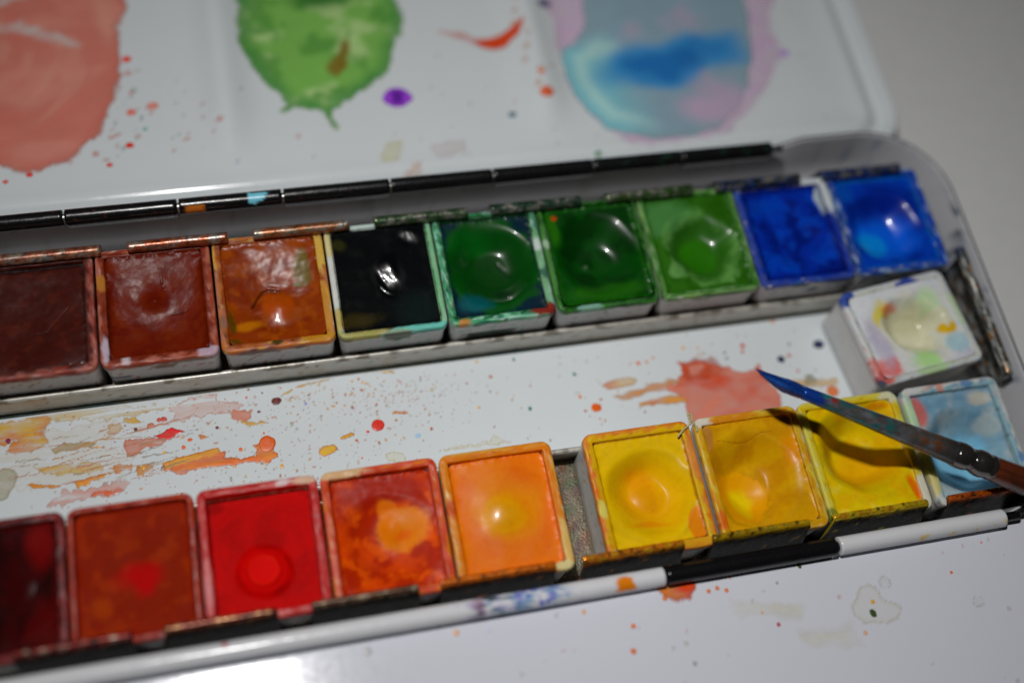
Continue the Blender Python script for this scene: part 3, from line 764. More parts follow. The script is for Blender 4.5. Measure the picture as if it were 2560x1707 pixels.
class Film:
    """thin dried-paint film over a surface: colour and opacity on a fine grid"""

    def __init__(s, x0, x1, y0, y1, res):
        xs = np.arange(x0, x1, res); ys = np.arange(y0, y1, res)
        s.X, s.Y = np.meshgrid(xs, ys); s.nx, s.ny = len(xs), len(ys)
        s.x0, s.y0, s.res = x0, y0, res
        s.sat = 1.0 if y0 > 20 else 1.25
        s.C = np.tile(np.array([0.7, 0.7, 0.7]), s.X.shape + (1,)); s.A = np.zeros(s.X.shape)

    def over(s, sl, c, a):
        A0 = s.A[sl]; C0 = s.C[sl]
        al = a + A0 * (1 - a)
        c = np.asarray(c)
        s.C[sl] = np.where(al[..., None] > 1e-4, (c * a[..., None] + C0 * (A0 * (1 - a))[..., None]) / np.maximum(al, 1e-4)[..., None], C0)
        s.A[sl] = al

    def win(s, x0, x1, y0, y1):
        i0 = max(0, int((x0 - s.x0) / s.res)); i1 = min(s.nx, int((x1 - s.x0) / s.res) + 2)
        j0 = max(0, int((y0 - s.y0) / s.res)); j1 = min(s.ny, int((y1 - s.y0) / s.res) + 2)
        if i1 <= i0 or j1 <= j0:
            return None
        return (slice(j0, j1), slice(i0, i1))

    def stain(s, poly, c, a_in=0.5, a_edge=0.85, ew=0.22, amp=0.35, nsc=0.9, soft=0.1, tex=0.4, seed=1, c2=None, streak=None, csc=0.16):
        P_ = np.array(poly); m = amp * 2 + 1
        sl = s.win(P_[:, 0].min() - m, P_[:, 0].max() + m, P_[:, 1].min() - m, P_[:, 1].max() + m)
        if sl is None:
            return
        X, Y = s.X[sl], s.Y[sl]
        d = sdf(X + amp * fbm(X * nsc, Y * nsc, seed, 5), Y + amp * fbm(X * nsc, Y * nsc, seed + 50, 5), poly)
        ins = sm(soft, -soft, d)
        edge = np.exp(-(d / ew) ** 2)
        if streak:
            t = fbm(X * streak[0], Y * streak[1], seed + 9, 4)
        else:
            t = fbm(X * 0.22, Y * 0.4, seed + 9, 3)
        a = ins * np.clip(a_in * (1 + tex * t * 1.4) + (a_edge - a_in) * edge, 0, 1)
        c = satc(c, s.sat)
        c2 = satc(c2, s.sat) if c2 is not None else None
        col = np.tile(np.asarray(c), X.shape + (1,))
        if c2 is not None:
            col = mixc(col, c2, sm(-0.2, 0.35, fbm(X * csc, Y * csc * 1.6, seed + 19, 3)))
        col = mixc(col, np.asarray(c) * (0.62 if s.sat > 1 else 0.88), edge * 0.7)
        s.over(sl, col, a)

    def dot(s, x, y, r, c, a, ring_=0.0, ell=1.0, rot=0.0):
        sl = s.win(x - 2 * r - .3, x + 2 * r + .3, y - 2 * r - .3, y + 2 * r + .3)
        if sl is None:
            return
        X, Y = s.X[sl] - x, s.Y[sl] - y
        u = X * math.cos(rot) + Y * math.sin(rot); v = -X * math.sin(rot) + Y * math.cos(rot)
        d = np.hypot(u / ell, v * ell) - r * (1 + 0.25 * fbm(s.X[sl] * 1.5, s.Y[sl] * 1.5, 7))
        f = sm(0.06 + .1 * s.res, -0.06 - .1 * s.res, d)
        if ring_:
            f = f * (ring_ + (1 - ring_) * np.exp(-(d / 0.12) ** 2))
        s.over(sl, c, f * a)

    def build(s, name, zf, parent, lift=0.025, label=None, stuff=False, cut=0.03, rmat='paint_film'):
        keep = s.A > cut
        fk = keep[:-1, :-1] | keep[1:, :-1] | keep[:-1, 1:] | keep[1:, 1:]
        F = grid_f(s.nx, s.ny)[fk.ravel()]
        use = np.unique(F); mp = -np.ones(s.nx * s.ny, int); mp[use] = np.arange(len(use))
        X, Y = s.X.ravel()[use], s.Y.ravel()[use]
        A = s.A.ravel()[use]
        V = np.column_stack([X, Y, zf(X, Y) + lift + 0.05 * A])
        o = mk(name, V, mp[F], M[rmat], parent, col=s.C.reshape(-1, 3)[use], alpha=np.clip(A, 0, 1), label=label)
        if stuff:
            o['kind'] = 'stuff'
        return o


PC = {'orange': D(205, 85, 10), 'plum': D(110, 35, 60), 'brownpink': D(170, 105, 85), 'red2': D(180, 65, 55), 'maroon': D(90, 35, 28),
      'yellow': D(215, 160, 55), 'red': D(195, 35, 10), 'ltblue': D(145, 180, 205), 'blue': D(110, 125, 200), 'rust': D(165, 85, 40),
      'ochre': D(190, 145, 85), 'teal': D(40, 110, 95), 'navy': D(40, 45, 75), 'brown': D(140, 85, 60), 'pale': D(195, 195, 165),
      'orange2': D(215, 120, 70), 'peach': D(205, 160, 130), 'dkgreen': D(45, 60, 30, 165), 'crimson': D(140, 40, 55, 165), 'grey': D(125, 125, 125, 165), 'lilac': D(170, 165, 185, 165)}


def drop(x, y, r, c, zf, parent, h=None, name='paint_drop', ring_col=None, ell=1.0, rot=0.0, blob=0.1):
    n = 22
    th = np.arange(n) / n * 2 * math.pi
    rr = r * (1 + blob * fbm(np.cos(th) * 1.3 + x, np.sin(th) * 1.3 + y, 5))
    ts = (1.0, 0.93, 0.8, 0.55, 0.25)
    h = h if h is not None else min(0.07, 0.03 + 0.03 * r)
    R, C = [], []
    for t in ts:
        u = rr * t * np.cos(th) * ell; v = rr * t * np.sin(th) / ell
        X = x + u * math.cos(rot) - v * math.sin(rot); Y = y + u * math.sin(rot) + v * math.cos(rot)
        prof = math.sqrt(max(0, 1 - t ** 3.0)) + (0.18 if 0.7 < t < 0.95 else 0)
        R.append(np.column_stack([X, Y, zf(X, Y) + 0.012 + h * prof]))
        cc = np.asarray(c) * (0.78 if t > 0.9 else 1.0)
        C.append(np.tile(cc, (n, 1)))
    V, F = loft(R, False, True)
    C = np.concatenate(C)
    if ring_col is not None:
        C = np.where((np.hypot(V[:, 0] - x, V[:, 1] - y) < 0.55 * r)[:, None], np.asarray(ring_col), C)
    return mk(name, V, F, M['drop'], parent, col=C)


# --- lid: three big puddles, each a film of its own
W0 = 165
f = Film(-151, -118, 33, 80, 0.45)
f.stain(P['pink'], D(160, 92, 80, W0), 0.93, 0.96, 0.8, 0.8, 0.4, 0.5, 0.03, 3, c2=D(166, 104, 92, W0), csc=0.06)
X, Y = f.X, f.Y
# brushed arcs inside the pink wash
rr = np.hypot(X + 150, Y - 63)
stk = fbm(rr * 0.28, np.arctan2(Y - 63, X + 150) * 1.3, 33, 2)
ins = f.A > 0.5
f.C = np.where(ins[..., None], mixc(f.C, D(185, 135, 120, W0), sm(0.1, 0.6, stk) * 0.3), f.C)
f.C = np.where(ins[..., None], mixc(f.C, D(160, 70, 62, W0), sm(0.15, 0.7, -stk) * 0.25), f.C)
f.stain([(-148, 72), (-138, 74.5), (-128, 77), (-132, 73.5), (-140, 71.5), (-147, 69)], np.array([.68, .66, .65]), 0.8, 0.8, 0.5, 0.6, 0.5, 0.5, 0.5, 8)
f.stain([(-149, 66), (-141, 66.5), (-134, 63), (-131, 60.5), (-136, 62), (-142, 64.5), (-149, 64)], np.array([.66, .62, .60]), 0.6, 0.6, 0.6, 0.6, 0.5, 0.7, 0.5, 9)
f.build('paint_puddle', lid_z, lid, label='salmon pink puddle of dried paint')

f = Film(-111, -75, 37, 80, 0.45)
f.stain(P['green'], D(92, 138, 62, W0), 0.95, 0.97, 0.8, 0.8, 0.45, 0.5, 0.05, 13)
ins = (f.A > 0.4)[..., None]
X, Y = f.X, f.Y
f.C = np.where(ins, mixc(f.C, D(135, 160, 105, W0), sm(0.05, 0.45, fbm(X * 0.13, Y * 0.16, 15)) * 0.85), f.C)
f.C = np.where(ins, mixc(f.C, D(62, 112, 45, W0), sm(0.0, 0.4, fbm(X * 0.16 + 5, Y * 0.2, 16)) * 0.8), f.C)
edge = sm(3.2, 0.3, -sdf(X, Y, P['green']))
f.C = np.where(ins, mixc(f.C, D(58, 110, 55, W0), edge * 0.75), f.C)
f.C = np.where(ins, mixc(f.C, D(35, 85, 30, W0), sm(5, 1, np.hypot((X + 92) * 0.55, Y - 68.5)) * 0.95), f.C)
f.stain(P['brown'], D(95, 80, 25, W0), 0.95, 1, 0.4, 0.4, 0.6, 0.4, 0.2, 17)
f.build('paint_puddle', lid_z, lid, label='mottled green puddle of dried paint')

f = Film(-56, -5, 29.5, 72, 0.45)
f.stain(P['lilac'], D(178, 150, 175, W0), 0.5, 0.55, 0.8, 0.9, 0.25, 0.9, 0.4, 23, c2=D(185, 155, 185, W0))
f.build('paint_puddle', lid_z, lid, label='pale lilac stain around the blue-grey puddle')
f = Film(-56, -12, 29.5, 72, 0.45)
f.stain(P['teal'], D(105, 126, 138, W0), 0.97, 1.0, 0.9, 0.6, 0.3, 0.3, 0.03, 25)
ins = (f.A > 0.4)[..., None]
X, Y = f.X, f.Y
f.C = np.where(ins, mixc(f.C, D(140, 124, 142, W0), sm(0.0, 0.5, fbm(X * 0.12, Y * 0.14, 27)) * 0.5), f.C)
f.C = np.where(ins, mixc(f.C, D(105, 128, 135, W0), sm(2.2, 0.5, -sdf(X, Y, P['teal'])) * 0.8), f.C)
wx = X + 2.0 * vn(X * 0.12, Y * 0.12, 71); wy = Y + 1.6 * vn(X * 0.13, Y * 0.13, 72)
dep = -sdf(X, Y, P['teal'])
cyan = sm(-38.5, -45.5, wx) * sm(57, 51, wy) * sm(31, 36, wy)
f.C = np.where(ins, mixc(f.C, D(95, 150, 160, W0), cyan * 0.9), f.C)
f.C = np.where(ins, mixc(f.C, D(135, 168, 165, W0), cyan * np.exp(-((dep - 3.0) / 1.3) ** 2) * 0.8), f.C)
f.C = np.where(ins, mixc(f.C, D(132, 160, 158, W0), sm(1.2, 0.4, np.hypot((wx + 44.5) / 4.5, (wy - 51.5) / 2.2)) * 0.7), f.C)
f.C = np.where(ins, mixc(f.C, D(150, 128, 150, W0), sm(1.2, 0.3, np.hypot((wx + 27) / 9, (wy - 38.5) / 4.5)) * 0.8), f.C)
q = np.hypot((wx + 33 + 0.25 * (wy - 48)) / 13.5, (wy - 48.6 - 0.17 * (wx + 33)) / 4.6)
f.C = np.where(ins, mixc(f.C, D(35, 105, 155, W0), sm(1.35, 0.75, q) * 0.95), f.C)
f.C = np.where(ins, mixc(f.C, D(18, 78, 135, W0), sm(0.95, 0.3, q + 0.25 * vn(X * 0.2, Y * 0.3, 75)) * 0.8), f.C)
f.build('paint_puddle', lid_z, lid, lift=0.09, label='blue-grey puddle with a bright blue centre')

f = Film(-150, 3, 27.5, 66, 0.5)
f.stain(P['redstreak'], D(190, 60, 20, W0), 0.25, 0.4, 0.4, 0.5, 0.4, 0.4, 0.3, 31)
f.stain([(-67.2, 55.6), (-65, 54.0), (-62, 54.0), (-59.6, 56.0), (-58.0, 58.8), (-60.4, 57.6), (-63, 56.4), (-65.6, 56.2)], D(200, 62, 15, W0), 0.95, 1, 0.3, 0.3, 0.5, 0.3, 0.1, 32)
for w_, cc in zip(P['lidwash'], (D(180, 175, 140, W0), D(195, 160, 140, W0), D(185, 175, 175, W0))):
    f.stain(w_, cc, 0.35, 0.6, 0.4, 0.7, 0.4, 0.5, 0.5, 35)
for k, y in enumerate(np.linspace(45, 66, 9)):
    f.dot(-58.2 - 0.06 * (y - 45) + 1.0 * math.sin(k * 2.1), y, 0.5, D(185, 130, 100, W0), 0.55, ell=1.2, rot=1.2)
rs = np.random.default_rng(5)
for k in range(70):
    f.dot(-124 + rs.normal(0, 9), 38 + abs(rs.normal(0, 9)), abs(rs.normal(0.16, 0.12)) + .08, D(185, 110, 95, W0) if rs.random() < .7 else D(110, 140, 135, W0), 0.5)
for k in range(60):
    f.dot(rs.uniform(-110, -8), rs.uniform(29, 60), abs(rs.normal(0.16, 0.12)) + .08, (D(150, 150, 175, W0), D(120, 150, 140, W0), D(190, 150, 130, W0))[rs.integers(3)], 0.35)
f.build('paint_splatter', lid_z, lid, stuff=True)
LD = [(120, 50, 165), (190, 85, 50), (190, 110, 75), (45, 85, 100), (190, 40, 30), (190, 60, 50), (185, 100, 90), (190, 120, 110), (190, 70, 60), (80, 130, 125), (140, 105, 170), (55, 110, 75), (190, 65, 60), (190, 80, 70), (170, 80, 75), (80, 75, 100)]
for (x, y, r), cc in zip(P['lid_drops'], LD):
    o = drop(x, y, r, D(*cc, W0), lid_z, lid, ell=1.1, ring_col=D(75, 25, 120, W0) if r > 2 else None, blob=0.15)

# --- mixing plate
plate_z = lambda x, y: np.full(np.shape(x), PZ)
f = Film(-166, -20, -18.2, -1.4, 0.15)
st = f.stain
st(P['wa'], D(190, 165, 110), 0.22, 0.65, 0.1, 0.6, 0.7, 0.12, 0.9, 41, streak=(0.15, 1.2))
st([(-160, -4.5), (-130, -3.8), (-131, -8), (-128, -9), (-130, -12), (-160, -12)], D(195, 150, 80), 0.05, 0.25, 0.12, 1.0, 0.5, 0.3, 1.0, 42, streak=(0.12, 1.3))
st(P['wb'], D(190, 120, 45), 0.55, 0.62, 0.2, 0.7, 0.6, 0.2, 0.75, 43, c2=D(195, 155, 75), streak=(0.2, 1.3))
st(P['wc'], D(205, 150, 135), 0.2, 0.95, 0.1, 0.45, 1.0, 0.06, 0.6, 44)
st(P['wq'], D(205, 165, 125), 0.35, 0.75, 0.13, 0.3, 1.2, 0.08, 0.3, 45)
st(P['wr'], D(195, 155, 85), 0.55, 0.7, 0.15, 0.35, 1.1, 0.1, 0.5, 46)
st(P['we'], D(200, 120, 100), 0.55, 0.95, 0.15, 0.25, 1.2, 0.07, 0.4, 47)
st(P['wd'], D(195, 38, 15), 0.97, 1.0, 0.15, 0.15, 1.3, 0.06, 0.05, 48)
st(P['wf3'], D(205, 125, 100), 0.6, 0.95, 0.12, 0.1, 1.2, 0.06, 0.3, 49)
st(P['wf'], D(212, 110, 40), 0.9, 1.0, 0.18, 0.28, 1.2, 0.06, 0.25, 50, c2=D(210, 125, 60), streak=(0.2, 1.0))
st(P['wf2'], D(222, 155, 45), 0.9, 1.0, 0.15, 0.25, 1.0, 0.15, 0.2, 51)
st(P['wh'], D(160, 155, 130), 0.4, 0.75, 0.25, 0.3, 0.8, 0.1, 0.4, 52)
st(P['wi'], D(160, 140, 105), 0.5, 0.9, 0.12, 0.35, 1.1, 0.07, 0.6, 53)
st(P['wj'], D(220, 140, 35), 0.95, 1.0, 0.12, 0.25, 1.1, 0.07, 0.2, 54)
st(P['wk'], D(222, 145, 35), 0.92, 1.0, 0.12, 0.35, 1.1, 0.07, 0.4, 55)
st(P['wl'], D(218, 135, 75), 0.75, 0.95, 0.12, 0.4, 1.1, 0.07, 0.5, 56)
st(P['wl2'], D(220, 145, 60), 0.75, 0.95, 0.12, 0.4, 1.1, 0.07, 0.5, 57)
st(P['wm'], D(215, 175, 110), 0.4, 0.65, 0.12, 0.6, 0.8, 0.1, 1.0, 58, streak=(0.2, 1.5))
st(P['wn'], D(200, 150, 140), 0.4, 0.6, 0.15, 0.7, 0.7, 0.15, 0.9, 59, streak=(0.2, 1.0))
st(P['wo'], D(205, 95, 65), 0.8, 0.9, 0.2, 0.6, 0.8, 0.2, 0.6, 60, streak=(0.25, 1.2))
st(P['wp'], D(215, 125, 35), 0.9, 1, 0.1, 0.25, 1.2, 0.06, 0.3, 61)
st(P['w1'], D(210, 165, 75), 0.7, 0.8, 0.15, 0.5, 0.9, 0.12, 0.6, 62)
st(P['w2'], D(205, 160, 85), 0.8, 0.9, 0.1, 0.15, 1.2, 0.06, 0.4, 63)
st(P['w3'], D(205, 155, 85), 0.7, 0.8, 0.1, 0.25, 1.2, 0.07, 0.6, 64)
st(P['w4'], D(222, 170, 75), 0.85, 1.0, 0.12, 0.08, 1.2, 0.05, 0.1, 65)
st(P['w4'], D(190, 105, 30), 0.0, 0.9, 0.1, 0.08, 1.2, 0.05, 0.1, 65)
st(P['w5'], D(222, 175, 70), 0.85, 1.0, 0.12, 0.12, 1.2, 0.05, 0.1, 66)
st(P['w5'], D(200, 105, 20), 0.0, 0.95, 0.13, 0.12, 1.2, 0.05, 0.1, 66)
st(P['w6'], D(215, 135, 70), 0.9, 1.0, 0.1, 0.1, 1.2, 0.05, 0.2, 67)
st(P['w7'], D(200, 185, 130), 0.12, 0.6, 0.1, 0.4, 0.8, 0.05, 0.2, 68)
st(P['w8'], D(200, 185, 130), 0.12, 0.6, 0.1, 0.4, 0.8, 0.05, 0.2, 69)
st(P['w9'], D(205, 155, 65), 0.85, 0.95, 0.12, 0.35, 1.1, 0.07, 0.4, 70)
st(P['w10'], D(205, 120, 95), 0.55, 0.85, 0.15, 0.4, 1.0, 0.1, 0.5, 71)
st(P['capsule'], D(210, 135, 95), 0.55, 0.75, 0.2, 0.15, 0.9, 0.3, 0.4, 72, c2=D(215, 185, 140))
st(P['w11'], D(205, 170, 125), 0.5, 0.65, 0.2, 0.4, 0.8, 0.2, 0.5, 73)
st(P['w12'], D(135, 130, 110), 0.6, 0.7, 0.2, 0.3, 0.8, 0.2, 0.3, 74)
# scratches and dry-brush hatching at the left
for k in range(46):
    x = rs.uniform(-146, -122); y = rs.uniform(-13, -4.5); L = rs.uniform(2, 9); an = rs.normal(0.12, 0.12)
    x1, y1 = x + L * math.cos(an), y + L * math.sin(an); w = rs.uniform(.04, .12)
    cc = (D(120, 105, 80), D(190, 130, 70), D(190, 120, 110), D(140, 130, 100))[rs.integers(4)]
    st([(x, y - w), (x1, y1 - w * .3), (x1, y1 + w * .3), (x, y + w)], cc, rs.uniform(.25, .6), .6, .08, .25, .8, .06, 0.8, 400 + k)
SPC = [D(165, 110, 70), D(150, 80, 55), D(205, 150, 90), D(190, 130, 110), D(175, 100, 60), D(150, 150, 135), D(190, 170, 130)]
for k in range(850):
    u = rs.random()
    if u < 0.5:
        x, y = rs.normal(-108, 14), rs.uniform(-17.5, -1.6)
    elif u < 0.72:
        x, y = rs.normal(-93, 9), -3 - abs(rs.normal(0, 3.5))
    else:
        x, y = rs.uniform(-148, -22), rs.uniform(-17.5, -1.6)
    r = min(0.26, 0.045 + abs(rs.normal(0, 0.065)))
    f.dot(x, y, r, SPC[rs.integers(len(SPC))], rs.uniform(0.35, 0.95), ell=rs.uniform(1, 1.5), rot=rs.uniform(0, 3), ring_=0.0 if rs.random() < .7 else .3)
f.build('paint_splatter', plate_z, plate, lift=0.01, stuff=True, cut=0.04)

f = Film(-66, -28, -20.5, -1.4, 0.17)
f.stain(P['splash_str'], D(205, 160, 145), 0.45, 0.7, 0.15, 0.3, 1.0, 0.1, 0.3, 81)
f.stain(P['splash_or'], D(212, 150, 95), 0.6, 0.85, 0.2, 0.35, 0.9, 0.1, 0.8, 82, c2=D(212, 120, 75))
f.stain(P['splash'], D(205, 128, 112), 0.72, 0.98, 0.2, 0.35, 0.8, 0.08, 0.2, 83, c2=D(205, 88, 66), csc=0.1)
f.stain(P['splash_pale'], D(205, 175, 162), 0.75, 0.6, 0.2, 0.5, 0.6, 0.4, 0.3, 84)
f.stain([(-44.5, -6.4), (-39.5, -6.2), (-38.0, -8.6), (-41.0, -9.6), (-45, -9)], D(160, 75, 58), 0.5, 0.6, 0.3, 0.6, 0.6, 0.5, 0.3, 85)
f.stain([(-57, -10.5), (-47, -8.8), (-45, -9.3), (-55, -11.2)], D(212, 150, 105), 0.6, 0.6, 0.3, 0.4, 0.6, 0.3, 0.4, 86)
f.build('paint_splash', plate_z, plate, lift=0.03, label='washed out red splash of paint by the yellow pans')
for (x, y, r, k) in P['drops']:
    if k == 'pale':
        continue
    drop(x, y, max(r, 0.13), PC[k], plate_z, plate, blob=0.1 if r > .8 else 0.25, ell=1.0 + 0.12 * math.sin(x * 7))

# --- flap
f = Film(-150, 2, -75, -41.6, 0.3)
st = f.stain
st(P['fsmear'], D(195, 80, 60, W0), 0.9, 0.95, 0.3, 0.5, 0.7, 0.25, 0.3, 91, c2=D(200, 120, 70, W0))
st(P['fring'], D(165, 160, 135, W0), 0.1, 0.5, 0.2, 0.3, 0.5, 0.15, 0.2, 92)
for w_ in P['fwash']:
    st(w_, D(170, 165, 130, W0), 0.16, 0.16, 0.5, 1.2, 0.3, 1.0, 0.8, 93)
for (x, y, r) in P['frings']:
    f.dot(x, y, r, D(150, 150, 140, W0), 0.5, ring_=0.12)
for k in range(110):
    f.dot(rs.uniform(-140, 0), rs.uniform(-70, -42), abs(rs.normal(0.1, 0.08)) + .06, (D(150, 135, 150, W0), D(180, 130, 115, W0), D(140, 140, 120, W0))[rs.integers(3)], 0.5, ring_=0.3)
f.build('paint_splatter', flap_z, flap, stuff=True)
for (x, y, r, k) in P['fdrops']:
    drop(x, y, max(r, .16), PC[k], flap_z, flap, ell=1.15 if k == 'dkgreen' else 1.0, rot=2.0, blob=0.2)


# ------------------------------------------------------------------ pans
HX, HY = 8.0, 9.2
WHITE = np.array([0.76, 0.765, 0.755])
PANS_GROUP = 'plastic half pans of watercolour'


def rim_layers(x, y, z, layers, seed):
    C = np.tile(WHITE, (len(x), 1))
    side = np.abs(x) / HX > np.abs(y) / HY
    a = np.where(side, x * 1.6, x * 0.42) + z * 0.9; b = np.where(side, y * 0.42, y * 1.6)
    n0 = fbm(x * 0.8, y * 0.8 + z, seed + 99)
    wall = sm(-1.5, -0.5, z + 0.55 * n0)
    for k, (c, cover, op) in enumerate(layers):
        n = fbm(a + 5 * k, b - 3 * k, seed + 13 * k)
        thr = (0.5 - cover) * 1.5
        m = sm(thr - 0.16, thr + 0.16, n) if cover < 1 else 1.0
        C = mixc(C, D(*c), m * op * wall)
    # specks on the outer wall
    sp = sm(0.42, 0.52, fbm(x * 1.3 + z, y * 1.3 + z * 1.5, seed + 7, 3))
    C = mixc(C, D(*layers[0][0]), sp * 0.7 * (1 - wall))
    return C


def make_pan(cx, cy, label, rim, cake, rot=0.0, ztop=0.0, height=10.2, seed=1, wall=1.25, rimblobs=(), drips=()):
    t = thing('paint_pan', label, 'paint pan', (cx, cy, ztop - height), rot, PANS_GROUP)
    Z = height
    ckc = np.median(cake(np.linspace(-6, 6, 60), np.tile(np.linspace(-7, 7, 6), 10), np.full(60, 3.0), seed)[1], axis=0)
    n = (26, 30, 7)
    o = lambda d, z: ring(rrect(-HX, HX, -HY, HY, 1.35, d, n), z)
    rings = [o(0.9, -Z), o(0.6, -Z + 0.02), o(0.45, -Z + 0.3), o(0.38, -7), o(0.34, -5.2), o(0.31, -4.4), o(0.30, -3.8), o(0.28, -3.2), o(0.26, -2.6), o(0.25, -2.15), o(0.24, -1.75), o(0.22, -1.62), o(0.03, -1.5), o(0.0, -1.35),
             o(0.0, -0.9), o(0.0, -0.45), o(0.03, -0.2), o(0.12, -0.06), o(0.25, 0.0), o(0.45, 0.01), o(0.65, 0.0), o(0.85, 0.0), o(wall - 0.16, 0.0), o(wall - 0.04, -0.05), o(wall, -0.2),
             o(wall + 0.04, -0.7), o(wall + 0.07, -1.3), o(wall + 0.1, -2.2), o(wall + 0.15, -3.4), o(wall + 0.3, -8)]
    V, F = loft(rings, True, True)
    C = rim_layers(V[:, 0], V[:, 1], V[:, 2], rim, seed)
    din = np.minimum(HX - np.abs(V[:, 0]), HY - np.abs(V[:, 1]))
    nn = fbm(V[:, 0] * 0.55, V[:, 1] * 0.55, seed + 55); n3 = fbm(V[:, 0] * 1.6, V[:, 1] * 1.6, seed + 56, 3)
    top = sm(-1.2, -0.5, V[:, 2])
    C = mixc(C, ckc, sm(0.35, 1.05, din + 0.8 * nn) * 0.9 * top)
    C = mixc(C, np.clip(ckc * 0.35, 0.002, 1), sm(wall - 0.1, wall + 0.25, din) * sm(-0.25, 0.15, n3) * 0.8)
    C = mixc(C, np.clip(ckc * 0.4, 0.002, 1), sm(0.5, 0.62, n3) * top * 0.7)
    for (bx, by, rx, ry, c, a) in rimblobs:
        q = np.hypot((V[:, 0] - bx) / rx, (V[:, 1] - by) / ry) + 0.35 * fbm(V[:, 0] * 0.9, V[:, 1] * 0.9, seed + 61)
        C = mixc(C, D(*c), sm(1.15, 0.85, q) * a * sm(-1.6, -0.9, V[:, 2]))
    for (bx, bz, rx, rz, c, a) in drips:      # runs and blots on the front face
        q = np.hypot((V[:, 0] - bx) / rx, (V[:, 2] - bz) / rz) + 0.3 * fbm(V[:, 0] * 0.8, V[:, 2] * 0.8, seed + 66)
        C = mixc(C, D(*c) * 0.55, sm(1.12, 0.9, q) * min(1.0, a * 1.1) * (V[:, 1] < -HY + 0.7) * sm(-0.1, -0.3, V[:, 2]))
    crust = top * sm(0.02, 0.2, din)
    V[:, 2] += crust * 0.08 * n3 + 0.10 * crust * nn
    V[:, 2] += height
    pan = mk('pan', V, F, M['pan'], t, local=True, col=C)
    # the cake of paint
    nx, ny = 86, 98
    a, b = HX - wall - 0.02, HY - wall - 0.02
    u = np.linspace(-1, 1, nx); v = np.linspace(-1, 1, ny)
    X, Y = np.meshgrid(u * a, v * b)
    rc = 0.9
    qx, qy = np.abs(X) - (a - rc), np.abs(Y) - (b - rc)
    L = np.hypot(np.maximum(qx, 0), np.maximum(qy, 0))
    over = (qx > 0) & (qy > 0) & (L > rc)
    kx = np.where(over, (a - rc + qx * rc / np.maximum(L, 1e-6)), np.abs(X)); ky = np.where(over, (b - rc + qy * rc / np.maximum(L, 1e-6)), np.abs(Y))
    X = np.sign(X) * kx; Y = np.sign(Y) * ky
    de = np.minimum(a - np.abs(X), b - np.abs(Y))
    x, y, de = X.ravel(), Y.ravel(), de.ravel()
    h, C, R = cake(x, y, de, seed)
    V = np.column_stack([x, y, np.minimum(h, 1.8) + height])
    mk('paint_cake', V, grid_f(nx, ny), M['cake'], t, local=True, col=C, rgh=R)
    return t


